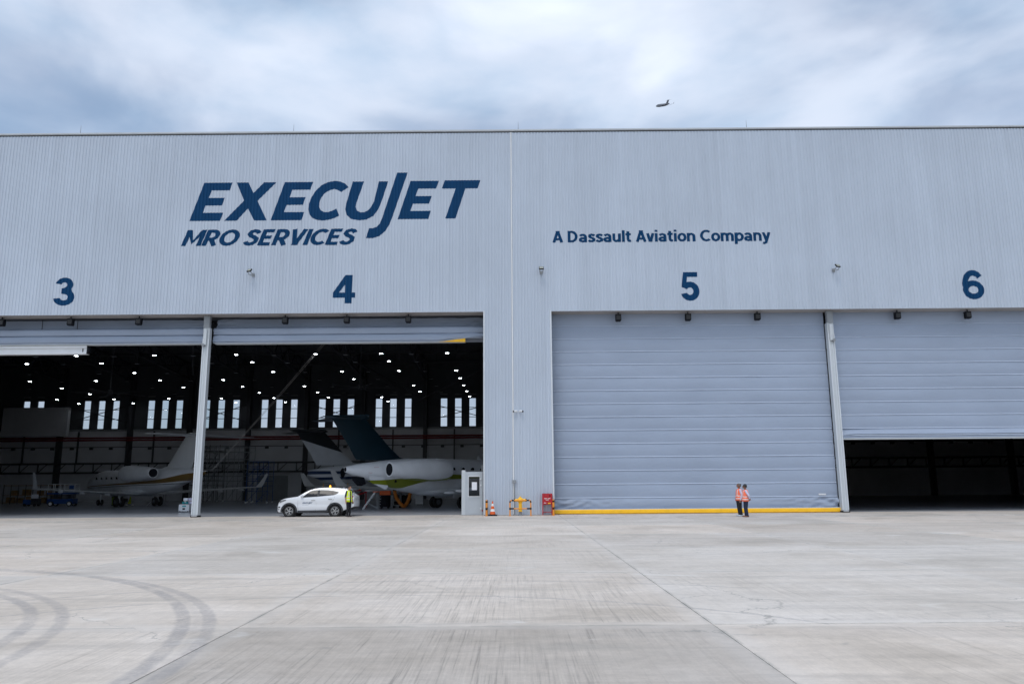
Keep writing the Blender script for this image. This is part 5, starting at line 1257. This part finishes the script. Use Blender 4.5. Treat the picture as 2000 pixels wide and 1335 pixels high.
    t = empty('work_stand', (-14.6, 20.5, .004), R(10), 'red work stand with yellow posts behind the white car', 'stand')
    MB().box(-1.6, 1.6, -.4, .4, 1.28, 1.40).build('deck', 'red', t)
    for x in (-1.5, -.5, .5, 1.5): MB().bar((x, -.38, 0), (x, -.38, 1.28), .05).build('leg', 'grey', t); MB().bar((x, -.38, 1.4), (x, -.38, 1.95), .04).build('rail_post', 'yellow', t)
    MB().bar((-1.55, -.38, 1.95), (1.55, -.38, 1.95), .04).build('rail', 'grey', t)
    # maintenance docks
    def dock(x, y, wd, hgt, lab, mat, levels, rz=0):
        m = empty('maintenance_dock', (x, y, .004), rz, lab, 'scaffold', 'maintenance docks')
        nx = max(2, int(wd / 1.1))
        for i in range(nx + 1):
            xx = -wd / 2 + wd * i / nx
            for yy in (-.9, .9): MB().bar((xx, yy, .12), (xx, yy, hgt), .055).build('upright', mat, m)
        for L_ in range(1, levels + 1):
            z = hgt * L_ / (levels + .35)
            MB().box(-wd / 2, wd / 2, -.88, .88, z - .04, z).build('platform', mat, m)
            for yy in (-.9, .9):
                for dz in (.5, 1.0):
                    if z + dz < hgt + .3: MB().bar((-wd / 2, yy, z + dz), (wd / 2, yy, z + dz), .045).build('rail', mat, m)
            q = MB(); x0 = -wd / 2 + .3 + (L_ % 2) * wd * .3
            for st_ in range(7): q.box(x0 + st_ * .22, x0 + .2 + st_ * .22, -.95, -.35, z - hgt / (levels + .35) * (1 - st_ / 7), z - hgt / (levels + .35) * (1 - st_ / 7) + .03)
            q.build('stair', mat, m)
            for i in range(nx): MB().bar((-wd / 2 + wd * i / nx, -.9, z - hgt / (levels + .35) + .1), (-wd / 2 + wd * (i + 1) / nx, -.9, z), .04).build('brace', mat, m)
        for i in (0, nx):
            for yy in (-.9, .9): MB().lathe([(.04, -.04), (.09, -.04), (.09, .04), (.04, .04)], axis='y', n=12).build('caster', 'white', m, 40, loc=(-wd / 2 + wd * i / nx, yy, .09))
    dock(-31.2, 38.5, 5.6, 6.0, 'tall grey maintenance scaffold behind the left post', 'grey', 3)
    dock(-35.4, 44.0, 3.4, 6.4, 'dark scaffold tower standing behind the left jet tail', 'steel', 3)
    dock(-26.6, 36.0, 2.2, 4.2, 'dark blue stair tower before the pale roller shutter', 'blue', 3)
    # racking
    r_ = empty('storage_rack', (-52.5, 40.0, .004), 0, 'storage rack with brown cartons at the far left', 'rack')
    for i in range(9):
        MB().bar((-3.2 + i * .8, -.4, 0), (-3.2 + i * .8, -.4, 2.1), .06).build('upright', 'steel', r_)
    for z in (.12, .9, 1.95): MB().box(-3.3, 3.3, -.4, .5, z, z + .06).build('shelf', 'tan', r_)
    for i, (x, wdt, hh, z) in enumerate(((-2.6, .7, .55, .19), (-1.6, .6, .45, .19), (-.4, .8, .6, .19), (1.0, .6, .5, .19), (2.4, .7, .6, .19), (-2.2, .6, .5, .97), (-.9, .7, .6, .97), (.6, .5, .45, .97), (1.7, .7, .55, .97))):
        q = MB().box(-wdt / 2, wdt / 2, -.25, .25, 0, hh).box(-.03, .03, -.256, -.25, .02, hh - .02).build('carton', 'tan', None, loc=(-52.5 + x, 40.0, .004 + z)); tag(q, 'brown carton standing on the storage rack at far left', 'carton', 'cartons on the rack')
    # little things under the left jet
    g = empty('waste_bin', (-38.9, 30.6, .004), 0, 'green bin with dark lid near the left jet nose wheel', 'bin')
    MB().lathe([(.20, .05), (.24, .1), (.27, .75), (.27, .8)], n=16).build('tub', 'green', g, 40); MB().lathe([(.30, .8), (.30, .86), (.1, .92)], n=16).build('lid', 'black', g, 40)
    for x in (-.15, .15): MB().box(x - .03, x + .03, -.2, .2, 0, .06).build('foot', 'black', g)
    g = empty('safety_flag', (-37.2, 30.2, .004), 0, 'lime triangular safety flag on white feet by the main wheel', 'flag')
    MB().prism([(-.2, .15), (.12, .15), (.06, .85), (.02, .85)], -.02, .02).build('flag', 'lime', g); MB().bar((.05, 0, 0), (.05, 0, .9), .03).build('pole', 'grey', g)
    for x in (-.28, .28): MB().ell((x, 0, .05), (.13, .08, .05), 10, 6).build('foot', 'white_reflect', g, 60)
    MB().bar((-.28, 0, .05), (.28, 0, .05), .03).build('foot_bar', 'grey', g)
    # behind the half-raised door
    for x, y, l_, lab in ((26.5, 38, 3.2, 'dark tow tractor deep behind the half raised door'), (32.0, 36, 2.4, 'small dark tug deep behind the half raised door')):
        q = empty('tow_tractor', (x, y, .004), R(6), lab, 'tractor')
        MB().prism([(-l_ / 2, .25), (l_ / 2, .25), (l_ / 2, .8), (l_ * .1, .9), (-l_ * .1, 1.0), (-l_ / 2, .95)], -.7, .7).build('body', 'steel', q); MB().box(-l_ * .35, -l_ * .05, -.5, .5, 1.0, 1.2).build('seat', 'black', q)
        MB().tube([(0, 0, 1.0), (.1, 0, 1.3)], .03, 6).lathe([(.16, 1.30), (.18, 1.32), (.16, 1.34)], (.1, 0, 0), n=12).build('steering_wheel', 'black', q); wheels_on(q, ((-l_ * .32, -.72), (-l_ * .32, .72), (l_ * .32, -.72), (l_ * .32, .72)), .33, 'tyre', .1)
        for yy in (-.45, .45): MB().cyl((l_ / 2, yy, .62), (l_ / 2 + .03, yy, .62), .09, 10).build('headlight', 'lens', q, 40)
make_equipment()
